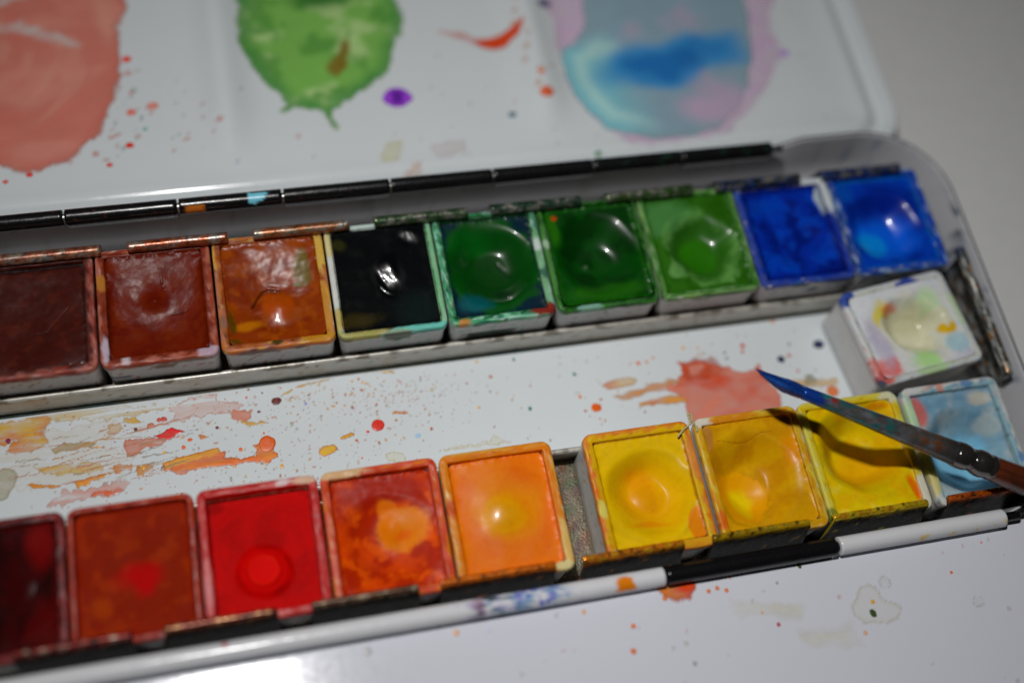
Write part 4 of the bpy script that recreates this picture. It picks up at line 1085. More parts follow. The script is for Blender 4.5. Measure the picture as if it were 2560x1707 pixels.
def cake_fn(base, lvl=-1.0, tilt=(0, 0), bowls=(), bumps=(), noise=((0.08, 0.5),), wrinkle=None, men=0.25, layers=(), blobs=(), edge=None, rough=0.3, wet=(), fine=0.0008, grooves=(), rvar=0.06, facets=(), warp=0.5, drag=0.09, sw=0.006, bw_=0.2):
    def f(x, y, de, seed):
        x_, y_ = x, y
        x = x + warp * vn(x * 0.22, y * 0.22, seed + 7); y = y + warp * vn(x_ * 0.22, y * 0.22, seed + 8)
        h = lvl + tilt[0] * x + tilt[1] * y
        bx, by = (bowls[0][0], bowls[0][1]) if bowls else (0.0, 0.0)
        rad = np.hypot(x - bx, y - by); ang = np.arctan2(y - by, x - bx)
        swirl = fbm(rad * 0.9 + 0.35 * ang, np.cos(ang) * 0.8 + 0.3 * rad * 0.1, seed + 91, 3) * sm(0.3, 1.6, rad)
        h = h + sw * swirl
        for bw in bowls:
            bx, by, R, dep = bw[:4]
            q = np.hypot(x - bx, y - by) / R
            if len(bw) > 4:
                h = h - dep * (0.8 * sm(1.0, 0.38, q) + 0.2 * np.maximum(1 - q * q, 0) ** 1.6)
            else:
                h = h - dep * np.maximum(1 - q * q, 0) ** 1.6
        for (bx, by, r, hh, pw) in bumps:
            q = np.hypot(x - bx, (y - by) * (0.82 if r == 4.81 else 1.0)) / r
            h = h + hh * np.exp(-q ** pw)
        for (fx, fy, rx, ry, gx, gy) in facets:
            q = np.hypot((x - fx) / rx, (y - fy) / ry)
            m_ = np.exp(-q ** 4)
            h = h + m_ * (gx * (x - fx) + gy * (y - fy) + 0.10 * ridged(x * 0.7 + y * 0.25, y * 0.35, seed + 88, 2))
        for k, (am, sc) in enumerate(noise):
            h = h + 0.6 * am * vn(x * sc, y * sc, seed + 5 * k)
        if wrinkle:
            am, sc, wx, wy, wr = wrinkle
            h = h + am * ridged(x * sc, y * sc * 1.3, seed + 71, 2) * np.exp(-(np.hypot(x - wx, y - wy) / wr) ** 2)
        h = h + fine * fbm(x * 3.0, y * 3.0, seed + 44, 3)
        h = h + men * np.exp(-de / 0.35) * (0.6 + 0.8 * fbm(x * 0.8, y * 0.8, seed + 33))
        C = np.tile(D(*base), (len(x), 1)); R = np.full(len(x), rough) + rvar * fbm(x * .4, y * .4, seed + 18)
        for k, (c, cover, sc, op) in enumerate(layers):
            n = fbm(x * sc + k * 9, y * sc - k * 4, seed + 23 * k + 2)
            thr = (0.5 - cover) * 1.5
            C = mixc(C, D(*c), sm(thr - 0.25, thr + 0.25, n) * op)
        for (bx, by, rx, ry, c, a, soft) in blobs:
            w = bw_ * fbm(x * 0.4, y * 0.4, seed + 3 + int(abs(bx * 7 + by * 3))) + 0.05 * fbm(x * 2, y * 2, seed + 5)
            q = np.hypot((x - bx) / rx, (y - by) / ry) + w
            C = mixc(C, D(*c), sm(1 + soft, 1 - soft, q) * a)
        if edge:
            c, w_, a = edge
            C = mixc(C, D(*c), sm(w_, 0.0, de + 0.25 * w_ * fbm(x * 1.2, y * 1.2, seed + 81)) * a)
        for (bx, by, r, val) in wet:
            q = np.hypot(x - bx, y - by) / r
            R = R + (val - R) * sm(1.15, 0.85, q)
        for (pts, w_, dep, c) in grooves:
            d = np.full(len(x), 1e9)
            for i in range(len(pts) - 1):
                ax, ay = pts[i]; bx, by = pts[i + 1]; ex, ey = bx - ax, by - ay
                tt = np.clip(((x - ax) * ex + (y - ay) * ey) / (ex * ex + ey * ey), 0, 1)
                d = np.minimum(d, np.hypot(x - ax - tt * ex, y - ay - tt * ey))
            g = np.exp(-(d / w_) ** 2)
            h = h - dep * g
            C = mixc(C, D(*c), g * 0.95)
        C = C * (1 + drag * swirl + 0.06 * fbm(x_ * 1.4, y_ * 1.4, seed + 92, 3))[:, None]
        mean = C.mean(1, keepdims=True)
        C = np.clip(mean + (C - mean) * 1.12, 0.0012, 0.88) * 0.97
        return h, C, np.clip(R, 0.05, 0.9)
    return f

TXC = lambda i: -16.3 * i - 8.15
TY = 9.35
BYC = -28.3

# ---- back row, right to left
make_pan(TXC(0), TY, 'bright blue pan with a hollow, in the rounded back right corner of the tin',
         [((40, 100, 160), 0.8, 0.85), ((8, 45, 120), 0.6, 0.9), ((185, 195, 198), 0.22, 0.9)],
         cake_fn((5, 62, 160), -0.6, bowls=((-0.8, -0.8, 6.9, 3.0, 1),), layers=(((4, 40, 125), 0.45, 0.25, 0.7),), noise=((0.12, 0.3),),
                 blobs=((0.8, 3.4, 5.0, 4.0, (4, 36, 120), 0.85, 0.5), (-0.6, -2.2, 4.8, 4.2, (8, 92, 198), 0.85, 0.35), (-2.6, -3.0, 2.5, 2.7, (40, 150, 235), 0.97, 0.3), (-3.5, -3.4, 1.0, 1.2, (70, 145, 205), 0.7, 0.6), (-5.9, 6.0, 1.8, 1.8, (20, 70, 150), 0.8, 0.3)),
                 edge=((45, 100, 150), 0.8, 0.5), rough=0.22, wet=((-0.6, -1, 4.5, 0.12),)), seed=10, wall=1.15)
make_pan(TXC(1), TY, 'deep ultramarine pan with a white patch on its back rim, second from the right corner',
         [((4, 42, 130), 0.9, 0.95), ((50, 100, 160), 0.25, 0.7)],
         cake_fn((2, 46, 138), -0.55, bowls=((0, -1, 8.5, 0.9),), layers=(((2, 28, 100), 0.5, 0.22, 0.85), ((10, 66, 165), 0.35, 0.3, 0.7)), noise=((0.25, 0.25),),
                 edge=((2, 14, 70), 1.4, 0.75), rough=0.42, blobs=((-5.0, 5, 2, 1.5, (20, 60, 150), 0.7, 0.4), (6.1, 5.4, 0.8, 2.8, (170, 182, 182), 0.9, 0.2))), seed=20, wall=1.1, drips=((-1.5, -1.1, 1.4, 0.8, (60, 85, 105), 0.85), (1.5, -3.5, 1.2, 0.8, (30, 60, 110), 0.8), (5, -1.0, 1.6, 0.5, (15, 50, 120), .8)),
         rimblobs=((0, 9.2, 9, 1.6, (190, 196, 196), 0.92), (7.6, 6.0, 1.2, 3.6, (192, 198, 196), 0.95), (2, 8.7, 0.5, 0.5, (20, 80, 140), 0.9), (-3, 8.8, 0.5, 0.6, (10, 50, 130), 0.9)))
make_pan(TXC(2), TY, 'mid green pan with milky edges and a hollow, next to the ultramarine one',
         [((70, 120, 45), 0.9, 0.9), ((120, 155, 85), 0.35, 0.7), ((35, 80, 20), 0.4, 0.8)],
         cake_fn((40, 86, 22), -0.45, bowls=((0.4, -0.9, 6.4, 2.3, 1),), layers=(((30, 75, 12), 0.45, 0.25, 0.8),), noise=((0.1, 0.3),),
                 blobs=((-3.5, 4.8, 4.5, 3.2, (66, 112, 62), 0.85, 0.3), (0.6, -1.0, 6.0, 6.2, (92, 138, 74), 0.7, 0.12), (0.7, -0.8, 5.0, 5.3, (30, 78, 14), 0.92, 0.2), (0.5, -1.6, 2.7, 2.9, (36, 96, 10), 0.85, 0.25), (-4.4, -4.2, 1.5, 1.4, (95, 140, 80), 0.7, 0.25), (4.6, 5.2, 2.0, 3.0, (30, 70, 12), 0.7, 0.5)),
                 edge=((30, 70, 12), 0.6, 0.6), rough=0.25, wet=((0.5, -1, 4.5, 0.1),)), seed=30, wall=1.1, drips=((-1.8, -1.5, 1.2, 0.5, (60, 95, 90), 0.85), (2, -0.8, 3.0, 0.5, (80, 120, 60), 0.7)))
make_pan(TXC(3), TY, 'very dark green pan with green rim, third in the green run of the back row',
         [((25, 85, 18), 1, 0.96), ((55, 120, 30), 0.4, 0.8), ((10, 55, 10), 0.4, 0.8)],
         cake_fn((6, 55, 10), -0.25, bowls=((0.2, 0, 7.2, 2.9, 1),), layers=(((3, 38, 6), 0.5, 0.25, 0.8),), noise=((0.1, 0.3),),
                 blobs=((0, -6.4, 6, 1.6, (35, 90, 20), 0.6, 0.5), (-6.2, 5, 1, 3, (40, 95, 20), 0.6, 0.4), (-5.4, 6.6, 0.5, 0.5, (150, 60, 25), 0.9, 0.2)),
                 edge=((22, 75, 14), 0.8, 0.75), rough=0.22, bumps=((-1.2, -0.6, 0.7, 0.3, 2),), wet=((0.3, 0, 5.5, 0.14),)), seed=40, wall=1.0,
         rimblobs=((-7.4, 0.0, 1.0, 6.0, (70, 120, 60), 0.7), (-7.6, 2.5, 0.6, 0.8, (150, 175, 150), 0.8), (-3, -8.9, 2.0, 0.5, (120, 160, 145), 0.8)))
make_pan(TXC(4), TY, 'dark green pan with blue-black corners and a red blob on its front right corner',
         [((95, 175, 135), 0.95, 0.85), ((45, 125, 80), 0.55, 0.9), ((175, 205, 190), 0.3, 0.85), ((20, 95, 85), 0.3, 0.8)],
         cake_fn((2, 28, 40), -0.7, bowls=((0.0, 0.5, 7.2, 2.8, 1),), noise=((0.06, 0.3),),
                 blobs=((0.0, 0.6, 7.3, 8.4, (8, 60, 14), 1.0, 0.08), (0.5, -0.5, 4.6, 5.0, (3, 46, 8), 0.85, 0.4), (-3.5, -5.6, 2.6, 1.4, (20, 75, 85), 0.8, 0.4), (1.2, -4.0, 1.4, 1.2, (3, 30, 12), 0.7, 0.5), (-2, 4.5, 3.5, 1.5, (14, 84, 24), 0.6, 0.6)),
                 edge=((2, 30, 28), 0.5, 0.6), rough=0.22, wet=((0, 0.5, 6.5, 0.13),), grooves=(([(1.6, 1.4), (2.4, 0.4), (2.8, -0.8)], 0.14, 0.25, (2, 25, 8)),)), seed=50, wall=1.15, drips=((-1.5, -4.8, 4.0, 0.9, (30, 70, 55), 0.85), (-4, -1.2, 0.7, 0.4, (60, 120, 100), 0.8)),
         rimblobs=((7.2, -1.0, 1.1, 6.0, (115, 160, 120), 0.75), (7.4, 2.5, 0.8, 1.0, (185, 200, 190), 0.9), (7.6, -2.3, 0.9, 1.1, (45, 85, 70), 0.9), (6.4, -8.2, 2.2, 1.0, (110, 32, 22), 1.0), (-6.0, -8.9, 0.8, 0.6, (185, 115, 45), 0.8)))
make_pan(TXC(5), TY, 'glossy black pan with white and teal stained rim, beside the ochre pan',
         [((120, 180, 150), 0.6, 0.7), ((60, 130, 85), 0.42, 0.85), ((195, 160, 85), 0.24, 0.8)],
         cake_fn((4, 5, 6), -0.2, facets=((0.5, 0.4, 1.5, 2.6, 0.14, 0.27), (4.6, 6.2, 1.6, 1.2, 0.05, 0.2)), noise=((0.05, 0.35),),
                 blobs=((-5.0, -6.6, 3.0, 1.2, (45, 38, 10), 0.7, 0.5), (4, -6, 3, 3, (12, 26, 24), 0.6, 0.6), (-5.8, 6, 1, 1, (45, 45, 15), .6, .5)), rough=0.46, wet=((0.5, 0.4, 2.7, 0.13), (4.6, 6.2, 1.6, 0.2)), men=0.1, fine=0.003,
                 grooves=(([(-1.2, -1.5), (-0.2, -2.3), (0.9, -2.9)], 0.13, 0.3, (4, 5, 6)),), rvar=0.1), seed=60, wall=1.0, drips=((0.6, -1.2, 2.3, 2.0, (118, 132, 112), 0.9), (-7, -1.0, 1.0, 0.5, (160, 110, 60), 0.8), (4.8, -0.8, 2.0, 0.5, (120, 180, 170), 0.7)),
         rimblobs=((-7.6, 1.0, 0.9, 5.0, (198, 200, 190), 0.95), (-7.5, 6.5, 0.9, 2.4, (215, 195, 130), 0.9), (-7.5, -6.2, 0.8, 1.8, (175, 150, 75), 0.85), (7.5, 0, 0.9, 8.5, (110, 170, 120), 0.8), (0, 8.7, 4.5, 0.8, (195, 215, 205), 0.9), (-4.5, -8.6, 4.0, 0.8, (150, 140, 65), 0.85), (4.0, -8.8, 4.5, 0.7, (90, 180, 165), 0.85), (0.5, -9.3, 2.2, 0.6, (120, 135, 115), 0.9)))
make_pan(TXC(6), TY, 'ochre brown pan with a cracked orange hump in the middle and a green smear',
         [((150, 80, 45), 0.95, 0.9), ((175, 95, 30), 0.45, 0.85), ((195, 150, 60), 0.28, 0.85)],
         cake_fn((114, 47, 12), -0.3, bowls=((0.1, -1.6, 9.5, 1.5), (0.1, -1.2, 5.8, 0.3)), bumps=((0.3, -2.3, 2.3, 1.15, 2.4), (0.8, 6.0, 3.0, 0.3, 2)), layers=(((98, 34, 8), 0.42, 0.3, 0.7), ((135, 66, 14), 0.4, 0.4, 0.6)), noise=((0.12, 0.5), (0.03, 1.3)),
                 blobs=((0.3, -2.2, 2.4, 2.2, (150, 66, 10), 0.9, 0.3), (4.6, 3.6, 1.2, 2.7, (82, 74, 12), 0.85, 0.3), (3.6, 1.2, 0.4, 0.3, (50, 90, 40), .8, .3), (-4.2, -5.0, 1.9, 0.7, (165, 100, 20), 0.8, 0.5), (-6.2, -3.9, 0.6, 2.0, (60, 52, 12), 0.85, 0.3), (-6, -7.4, 1, .5, (70, 55, 15), .8, .4)),
                 edge=((120, 50, 18), 0.5, 0.5), rough=0.3, wet=((0.3, -2.0, 2.6, 0.18),), fine=0.002,
                 grooves=(([(-3.3, -1.8), (-2.7, -0.6), (-1.7, 0.35), (-0.5, 0.7), (0.9, 0.55)], 0.12, 0.6, (18, 12, 6)),)), seed=70, wall=1.2, drips=((-3.2, -1.0, 3.0, 1.1, (150, 115, 105), 0.85), (2.6, -0.7, 0.9, 0.8, (150, 110, 90), 0.8), (-0.5, -1.6, 0.3, 0.3, (120, 70, 50), 0.9)),
         rimblobs=((7.2, 5.2, 0.9, 3.0, (205, 160, 70), 0.9), (7.2, -4.0, 0.9, 4.5, (185, 130, 50), 0.7), (-0.2, -8.3, 0.75, 0.55, (50, 48, 12), 0.95), (-7.5, -4.5, 0.9, 1.1, (125, 85, 65), 0.9), (5.8, -8.3, 2.4, 0.8, (175, 120, 20), 0.8)))
make_pan(TXC(7), TY, 'red-brown pan with a pointed bump in the middle, left of the ochre pan',
         [((155, 75, 52), 0.98, 0.94), ((130, 50, 24), 0.5, 0.85), ((180, 135, 130), 0.16, 0.8)],
         cake_fn((92, 28, 11), -0.2, bumps=((-0.3, 0.6, 1.5, 1.2, 1.3),), bowls=((-0.2, -2.2, 10.5, 1.9),), noise=((0.16, 0.35), (0.03, 1.2)), wrinkle=(0.08, 0.2, 0, 3.8, 4.0),
                 layers=(((82, 20, 5), 0.45, 0.25, 0.7), ((100, 38, 20), 0.4, 0.4, 0.5)), edge=((75, 22, 8), 0.7, 0.7), rough=0.36, men=0.5, fine=0.015,
                 grooves=(([(0.8, 5.5), (0.95, 4.0), (1.2, 2.4)], 0.05, 0.12, (45, 12, 5)), ([(2.0, -1.0), (4.0, -1.0)], 0.06, 0.12, (50, 14, 5)))), seed=80, wall=1.3, drips=((0.4, -1.9, 1.8, 1.0, (150, 115, 90), 0.9), (-6, -4.3, 1.8, 0.4, (70, 90, 140), 0.8), (4.5, -0.8, 3.0, 0.6, (150, 140, 130), 0.6)),
         rimblobs=((-7.2, 4.0, 0.8, 1.4, (170, 110, 40), 0.8), (-7.2, -6.5, 0.5, 2.2, (175, 165, 180), 0.8), (-4.6, -8.4, 0.5, 0.8, (185, 170, 175), 0.9), (6.6, -8.4, 1.6, 0.8, (170, 150, 165), 0.8), (-7, 1.5, 1, 1.2, (115, 45, 22), .9)))
make_pan(TXC(8), TY, 'dark maroon pan with a flat matt surface at the left end of the back row',
         [((150, 75, 60), 0.97, 0.93), ((115, 40, 30), 0.5, 0.85), ((165, 120, 120), 0.2, 0.7)],
         cake_fn((56, 20, 16), -0.95, bowls=((-1, -1, 10, 0.7),), noise=((0.12, 0.3), (0.03, 1.0)), bumps=((0, -6.0, 4.5, 0.25, 2),), layers=(((52, 17, 12), 0.5, 0.3, 0.8), ((80, 32, 22), 0.3, 0.5, 0.4)), edge=((30, 14, 14), 0.8, 0.9), rough=0.42, men=-0.3, fine=0.002,
                 wet=((5.2, -6.4, 1.6, 0.15),), grooves=(([(-1, -2.5), (1.5, -2.0), (3, -0.5), (4.2, 1.5)], 0.06, 0.08, (40, 14, 10)),)), seed=90, wall=1.3)

# ---- front row, right to left
make_pan(-8.3, BYC, 'pale blue pan with a wet pool and a white stained rim, under the brush handle',
         [((190, 185, 170), 0.6, 0.5), ((150, 195, 150), 0.22, 0.7), ((90, 125, 155), 0.3, 0.8), ((190, 110, 80), 0.14, 0.8)],
         cake_fn((120, 150, 165), -1.0, bowls=((0.2, -1.6, 7.4, 4.6, 1),), noise=((0.15, 0.4),), layers=(((165, 170, 165), 0.42, 0.22, 0.55), ((85, 122, 150), 0.4, 0.2, 0.6)),
                 blobs=((0.3, -1.8, 4.6, 3.9, (120, 172, 198), 0.95, 0.2), (-5.6, 5.5, 1.2, 2.2, (180, 80, 65), 0.8, 0.4), (4.5, 6.5, 2.0, 1.2, (175, 170, 155), 0.8, 0.4)), rough=0.35, wet=((0.2, -1.8, 4.5, 0.04),)), seed=110, wall=1.3,
         rimblobs=((-7.4, -3, 0.9, 5, (195, 175, 60), 0.7), (-7.2, 5.0, 1.0, 2.5, (165, 200, 150), 0.85), (3, 8.6, 0.9, 0.8, (75, 115, 155), 0.9), (-1.5, 8.6, 0.6, 0.9, (195, 110, 85), 0.8), (7.3, -4, 0.6, 1, (80, 120, 165), .9)))
make_pan(-25.1, BYC, 'lemon yellow pan with a deep scooped hollow, in the shadow of the brush',
         [((205, 185, 45), 0.97, 0.95), ((190, 180, 80), 0.5, 0.8), ((215, 150, 15), 0.25, 0.8), ((195, 200, 170), 0.12, 0.8)],
         cake_fn((192, 166, 18), -0.6, bowls=((0.5, 1.4, 7.4, 4.6, 1),), bumps=((0.2, -6.5, 4.5, 0.3, 2),), noise=((0.14, 0.35),), layers=(((205, 160, 12), 0.42, 0.28, 0.75), ((195, 180, 85), 0.32, 0.3, 0.6)),
                 blobs=((1.0, -1.6, 4.5, 2.6, (215, 160, 8), 0.85, 0.5), (6.2, -5.5, 0.8, 1.8, (215, 100, 20), 0.9, 0.4), (4.5, 7.0, 1.8, 0.6, (165, 95, 10), .7, .4)), rough=0.38, fine=0.002), seed=120, wall=1.2,
         rimblobs=((7.4, -6.5, 1.0, 2.6, (205, 205, 190), 0.8), (6.8, 8.4, 1.6, 0.9, (205, 205, 170), 0.8), (-7.6, -8.0, 0.9, 1.2, (80, 100, 30), 0.8)))
make_pan(-41.35, BYC, 'warm yellow pan with a round egg-yolk disc of lighter paint',
         [((215, 165, 20), 0.97, 0.95), ((225, 125, 20), 0.42, 0.85), ((195, 175, 50), 0.35, 0.7), ((210, 200, 180), 0.1, 0.8)],
         cake_fn((182, 136, 2), -0.6, bowls=((-1.0, -0.8, 7.4, 3.6, 1), (-2.6, -2.6, 3.9, 0.7)), noise=((0.1, 0.3),), layers=(((166, 116, 2), 0.45, 0.2, 0.7), ((186, 148, 8), 0.3, 0.25, 0.6)),
                 blobs=((-2.6, -2.6, 3.8, 4.0, (205, 146, 1), 1.0, 0.06), (-2.6, -3.2, 1.7, 2.3, (205, 178, 1), 0.95, 0.35), (5.6, 2.8, 1.2, 2.2, (225, 140, 10), 0.7, 0.5), (-6.2, 6.0, 0.8, 2.0, (150, 105, 60), 0.85, 0.2)),
                 rough=0.32, edge=((190, 130, 5), 0.4, 0.6), grooves=(([(-5, 5.4), (0, 5.0), (4, 5.8)], 0.06, 0.12, (150, 100, 5)),)), seed=130, wall=1.2,
         rimblobs=((-6.5, 8.5, 1.4, 0.8, (225, 215, 200), 0.9), (-7.3, -6, 0.7, 1.6, (225, 95, 25), 0.85), (-2, 8.6, 3.5, 0.7, (225, 130, 15), .8)))
make_pan(-58.0, BYC, 'golden yellow pan with orange rim and a thread at its corner',
         [((222, 120, 22), 1, 0.96), ((212, 95, 15), 0.45, 0.85), ((205, 180, 60), 0.16, 0.85)],
         cake_fn((192, 158, 6), -0.6, bowls=((0.3, -0.2, 6.8, 3.0, 1),), bumps=((-0.4, -0.8, 2.4, 0.8, 2.0),), noise=((0.07, 0.3),), layers=(((205, 165, 10), 0.4, 0.3, 0.6),),
                 blobs=((0.0, -0.6, 4.9, 5.0, (196, 150, 6), 0.75, 0.35), (-0.5, -0.9, 2.9, 2.8, (205, 140, 3), 0.8, 0.6), (-0.7, 2.2, 2.4, 1.3, (225, 145, 15), 0.6, 0.5), (5.8, -6.2, 1.5, 2.6, (215, 120, 15), 0.85, 0.15), (-1, -4.6, 3, 0.4, (228, 135, 10), .6, .5)),
                 edge=((110, 40, 8), 0.32, 0.8), rough=0.34, wet=((-0.4, -0.8, 1.8, 0.16),)), seed=140, wall=1.35,
         rimblobs=((7.3, 3.5, 0.8, 3.0, (222, 130, 60), 0.8), (-7.3, -2.0, 0.6, 1.3, (205, 190, 90), 0.9), (-6.6, -8.4, 1.0, 0.7, (230, 225, 190), 0.9), (5, -8.5, 2.4, .8, (235, 160, 30), .8)))
GX = -78.65
make_pan(GX, BYC, 'orange pan with an olive tinted centre, left of the empty gap in the front row',
         [((222, 150, 35), 0.97, 0.95), ((228, 120, 10), 0.5, 0.85), ((225, 205, 150), 0.14, 0.85)],
         cake_fn((205, 108, 3), -1.2, bumps=((-0.4, -0.2, 2.4, 0.7, 2.4), (0.5, 5.6, 6.0, 0.5, 2)), noise=((0.08, 0.3),), layers=(((205, 118, 10), 0.4, 0.2, 0.4), ((210, 100, 2), 0.4, 0.2, 0.5)),
                 blobs=((-0.4, -0.3, 3.0, 2.9, (200, 142, 20), 0.8, 0.3), (0.6, 0.4, 4.6, 4.2, (205, 145, 25), 0.35, 0.4), (4.6, 4.5, 1.2, 1.8, (222, 115, 30), 0.6, 0.5), (-0.3, -0.3, 1.4, 1.3, (195, 138, 15), .7, .4)),
                 edge=((205, 95, 5), 0.5, 0.6), rough=0.36, wet=((-0.4, 0, 1.8, 0.15),), fine=0.0015), seed=150, wall=1.25,
         rimblobs=((7.4, -5.5, 0.7, 3.0, (230, 190, 110), 0.85), (6.6, -8.6, 1.6, 0.7, (230, 215, 150), 0.9), (-7.3, 1.5, .8, 1.2, (175, 65, 15), .85)))
make_pan(GX - 16.3, BYC, 'red-orange pan with a swirl of bright orange right of its centre',
         [((195, 55, 12), 0.98, 0.95), ((225, 120, 12), 0.4, 0.85), ((215, 180, 130), 0.08, 0.8)],
         cake_fn((150, 44, 2), -1.3, bowls=((-0.3, -1.8, 7.6, 1.9),), bumps=((0.7, 0.4, 1.5, 0.6, 2.0), (2.6, 0.8, 2.6, 0.3, 2)), noise=((0.08, 0.25),), wrinkle=(0.1, 0.3, -0.5, 5.8, 3.0),
                 layers=(((190, 72, 6), 0.45, 0.25, 0.7), ((205, 88, 6), 0.3, 0.4, 0.7)),
                 blobs=((0, 5.8, 6.5, 2.2, (132, 30, 12), 0.85, 0.35), (2.2, 0.4, 3.4, 2.8, (226, 132, 18), 0.92, 0.2), (0.4, 2.8, 1.2, 1.8, (220, 120, 20), 0.8, 0.3), (0.6, 0.5, 1.3, 1.2, (235, 130, 12), 0.9, 0.4), (2.4, -0.6, 1.3, 0.6, (205, 85, 10), .6, .5)),
                 rough=0.4, edge=((150, 45, 8), 0.6, 0.6)), seed=160, wall=1.2, rimblobs=((-5, 8.6, 3.5, 0.7, (225, 190, 140), 0.75),))
make_pan(GX - 32.6, BYC, 'scarlet red pan with a raised round button of paint',
         [((175, 35, 28), 0.97, 0.95), ((150, 14, 8), 0.5, 0.85), ((195, 70, 60), 0.15, 0.7)],
         cake_fn((165, 8, 2), -1.8, bumps=((-0.2, -2.6, 3.3, 0.9, 9.0), (-0.2, -2.6, 2.1, 0.5, 12.0), (-0.2, -2.6, 1.75, -0.25, 10.0)), warp=0.25, noise=((0.03, 0.2),), layers=(((150, 6, 2), 0.4, 0.2, 0.7),),
                 blobs=((-0.2, -2.6, 3.3, 3.3, (185, 20, 6), 0.9, 0.08), (-0.2, -2.6, 2.05, 2.05, (215, 52, 32), 0.95, 0.08), (-0.2, -2.6, 1.6, 1.6, (200, 34, 18), 0.9, 0.12), (0.9, 1.6, 2.1, 1.6, (140, 4, 2), 0.6, 0.4), (-6, 7, 1.4, .8, (110, 20, 25), .6, .4)),
                 edge=((90, 8, 10), 0.35, 0.8), rough=0.6, men=0.1, rvar=0.02, tilt=(0.01, -0.03)), seed=170, wall=1.25, rimblobs=((3.5, 8.7, 1.0, 0.5, (225, 200, 200), 0.9), (6.5, 8.6, 1.5, .6, (230, 190, 160), .8), (-7.4, -4, .8, 3, (205, 110, 110), .7)))
make_pan(GX - 48.9, BYC, 'brick red pan with a small bright red heart-like patch',
         [((140, 30, 8), 0.99, 0.97), ((160, 48, 5), 0.4, 0.8), ((185, 60, 60), 0.1, 0.8)],
         cake_fn((118, 34, 10), -0.7, bowls=((0, -0.5, 7.5, 0.5),), noise=((0.12, 0.3),), layers=(((118, 34, 12), 0.45, 0.25, 0.7), ((142, 52, 26), 0.35, 0.35, 0.5)),
                 blobs=((0.4, -0.6, 2.6, 1.6, (165, 26, 4), 0.75, 0.6), (0.9, -2.2, 1.2, 1.4, (165, 26, 4), 0.7, 0.7), (-4.2, -4.2, 1.2, 1.6, (150, 62, 12), 0.6, 0.5)),
                 rough=0.62, edge=((125, 30, 12), 0.8, 0.4)), seed=180, wall=1.0)
make_pan(GX - 65.2, BYC, 'blackish crimson pan at the left end of the front row',
         [((120, 10, 12), 0.97, 0.96), ((80, 4, 6), 0.5, 0.85), ((170, 60, 65), 0.12, 0.8)],
         cake_fn((48, 6, 8), -0.8, bowls=((0, 0, 7, 1.2),), bumps=((2.6, 0.0, 2.2, 0.6, 2),), noise=((0.18, 0.3),), layers=(((28, 2, 3), 0.5, 0.25, 0.8),), blobs=((5, 5.5, 1.8, 3, (110, 8, 6), 0.7, 0.5), (5, -5, 2, 3, (85, 4, 5), .5, .5)), rough=0.6, wet=((2.8, 0.2, 1.4, 0.28),), edge=((70, 6, 8), 0.6, 0.6)), seed=190, wall=1.2)

# ---- the white pan that stands crosswise in the middle
make_pan(-10.5, -9.25, 'white pan with a cream dome of paint, standing crosswise between the two rows',
         [((195, 198, 202), 0.7, 0.6), ((165, 195, 205), 0.2, 0.6), ((205, 120, 110), 0.1, 0.8)],
         cake_fn((204, 206, 210), -0.12, bowls=((0.2, -0.9, 5.4, 3.4, 1),), sw=0.004, noise=((0.14, 0.4),), layers=(((170, 166, 182), 0.3, 0.25, 0.8), ((205, 207, 205), 0.3, 0.4, 0.6), ((165, 190, 200), 0.18, 0.4, 0.7)),
                 blobs=((0.0, -0.9, 5.8, 6.6, (200, 200, 160), 0.4, 0.3), (2.6, 3.4, 2.4, 2.0, (190, 175, 55), 0.85, 0.3), (3.2, 1.6, 1.3, 1.6, (205, 90, 55), 0.8, 0.5), (-5.6, 0.0, 1.7, 2.2, (150, 195, 115), 0.8, 0.4), (-3.4, -1.0, 1.4, 1.8, (175, 205, 150), 0.6, 0.4), (3.5, -4.5, 2.0, 2.4, (170, 205, 140), 0.6, 0.5), (-1.6, -5.9, 1.2, 1.2, (215, 172, 25), 0.95, 0.25), (-5.2, 6.4, 1.4, 2.0, (205, 95, 85), 0.85, 0.4), (-4.5, -6.0, 1.5, 2.0, (140, 178, 190), 0.7, 0.4), (-1.5, 6.2, 3.5, 1.3, (165, 158, 178), 0.7, 0.5),
                        (0.2, -0.9, 3.95, 4.8, (192, 191, 166), 1.0, 0.05), (1.6, -2.0, 2.0, 2.4, (164, 160, 122), 0.5, 0.6)),
                 rough=0.25, wet=((0.2, -0.9, 4.4, 0.1),), men=0.05, drag=0.06, bw_=0.42), rot=math.radians(97.0), ztop=-0.35, height=9.75, seed=210, wall=1.05,
         rimblobs=((6.6, -2.5, 1.6, 1.8, (10, 50, 140), 0.95), (7.3, 8.2, 1.8, 1.5, (12, 55, 140), 0.95), (-6.8, 8.2, 1.2, 1.2, (10, 35, 75), 0.95), (-5.2, 7.6, 2.8, 1.8, (205, 95, 85), 0.85), (-7.2, -0.5, 1.0, 3.0, (170, 210, 140), 0.8), (1, -8.4, 3.2, .8, (185, 215, 160), .7)))

# ------------------------------------------------------------------ brush
T0 = np.array([-43.1, -17.4, 11.1]); T1 = np.array([-5.3, -36.9, 4.8])
AX = (T1 - T0) / np.linalg.norm(T1 - T0)
sid = np.cross(AX, [0, 0, 1]); sid /= np.linalg.norm(sid); upv = np.cross(sid, AX)
BL = 120.0
endp = T0 + AX * BL
brush = thing('paintbrush', 'round watercolour brush with blue wet tip, stained ferrule and brown wooden handle', 'paintbrush', tuple(endp))


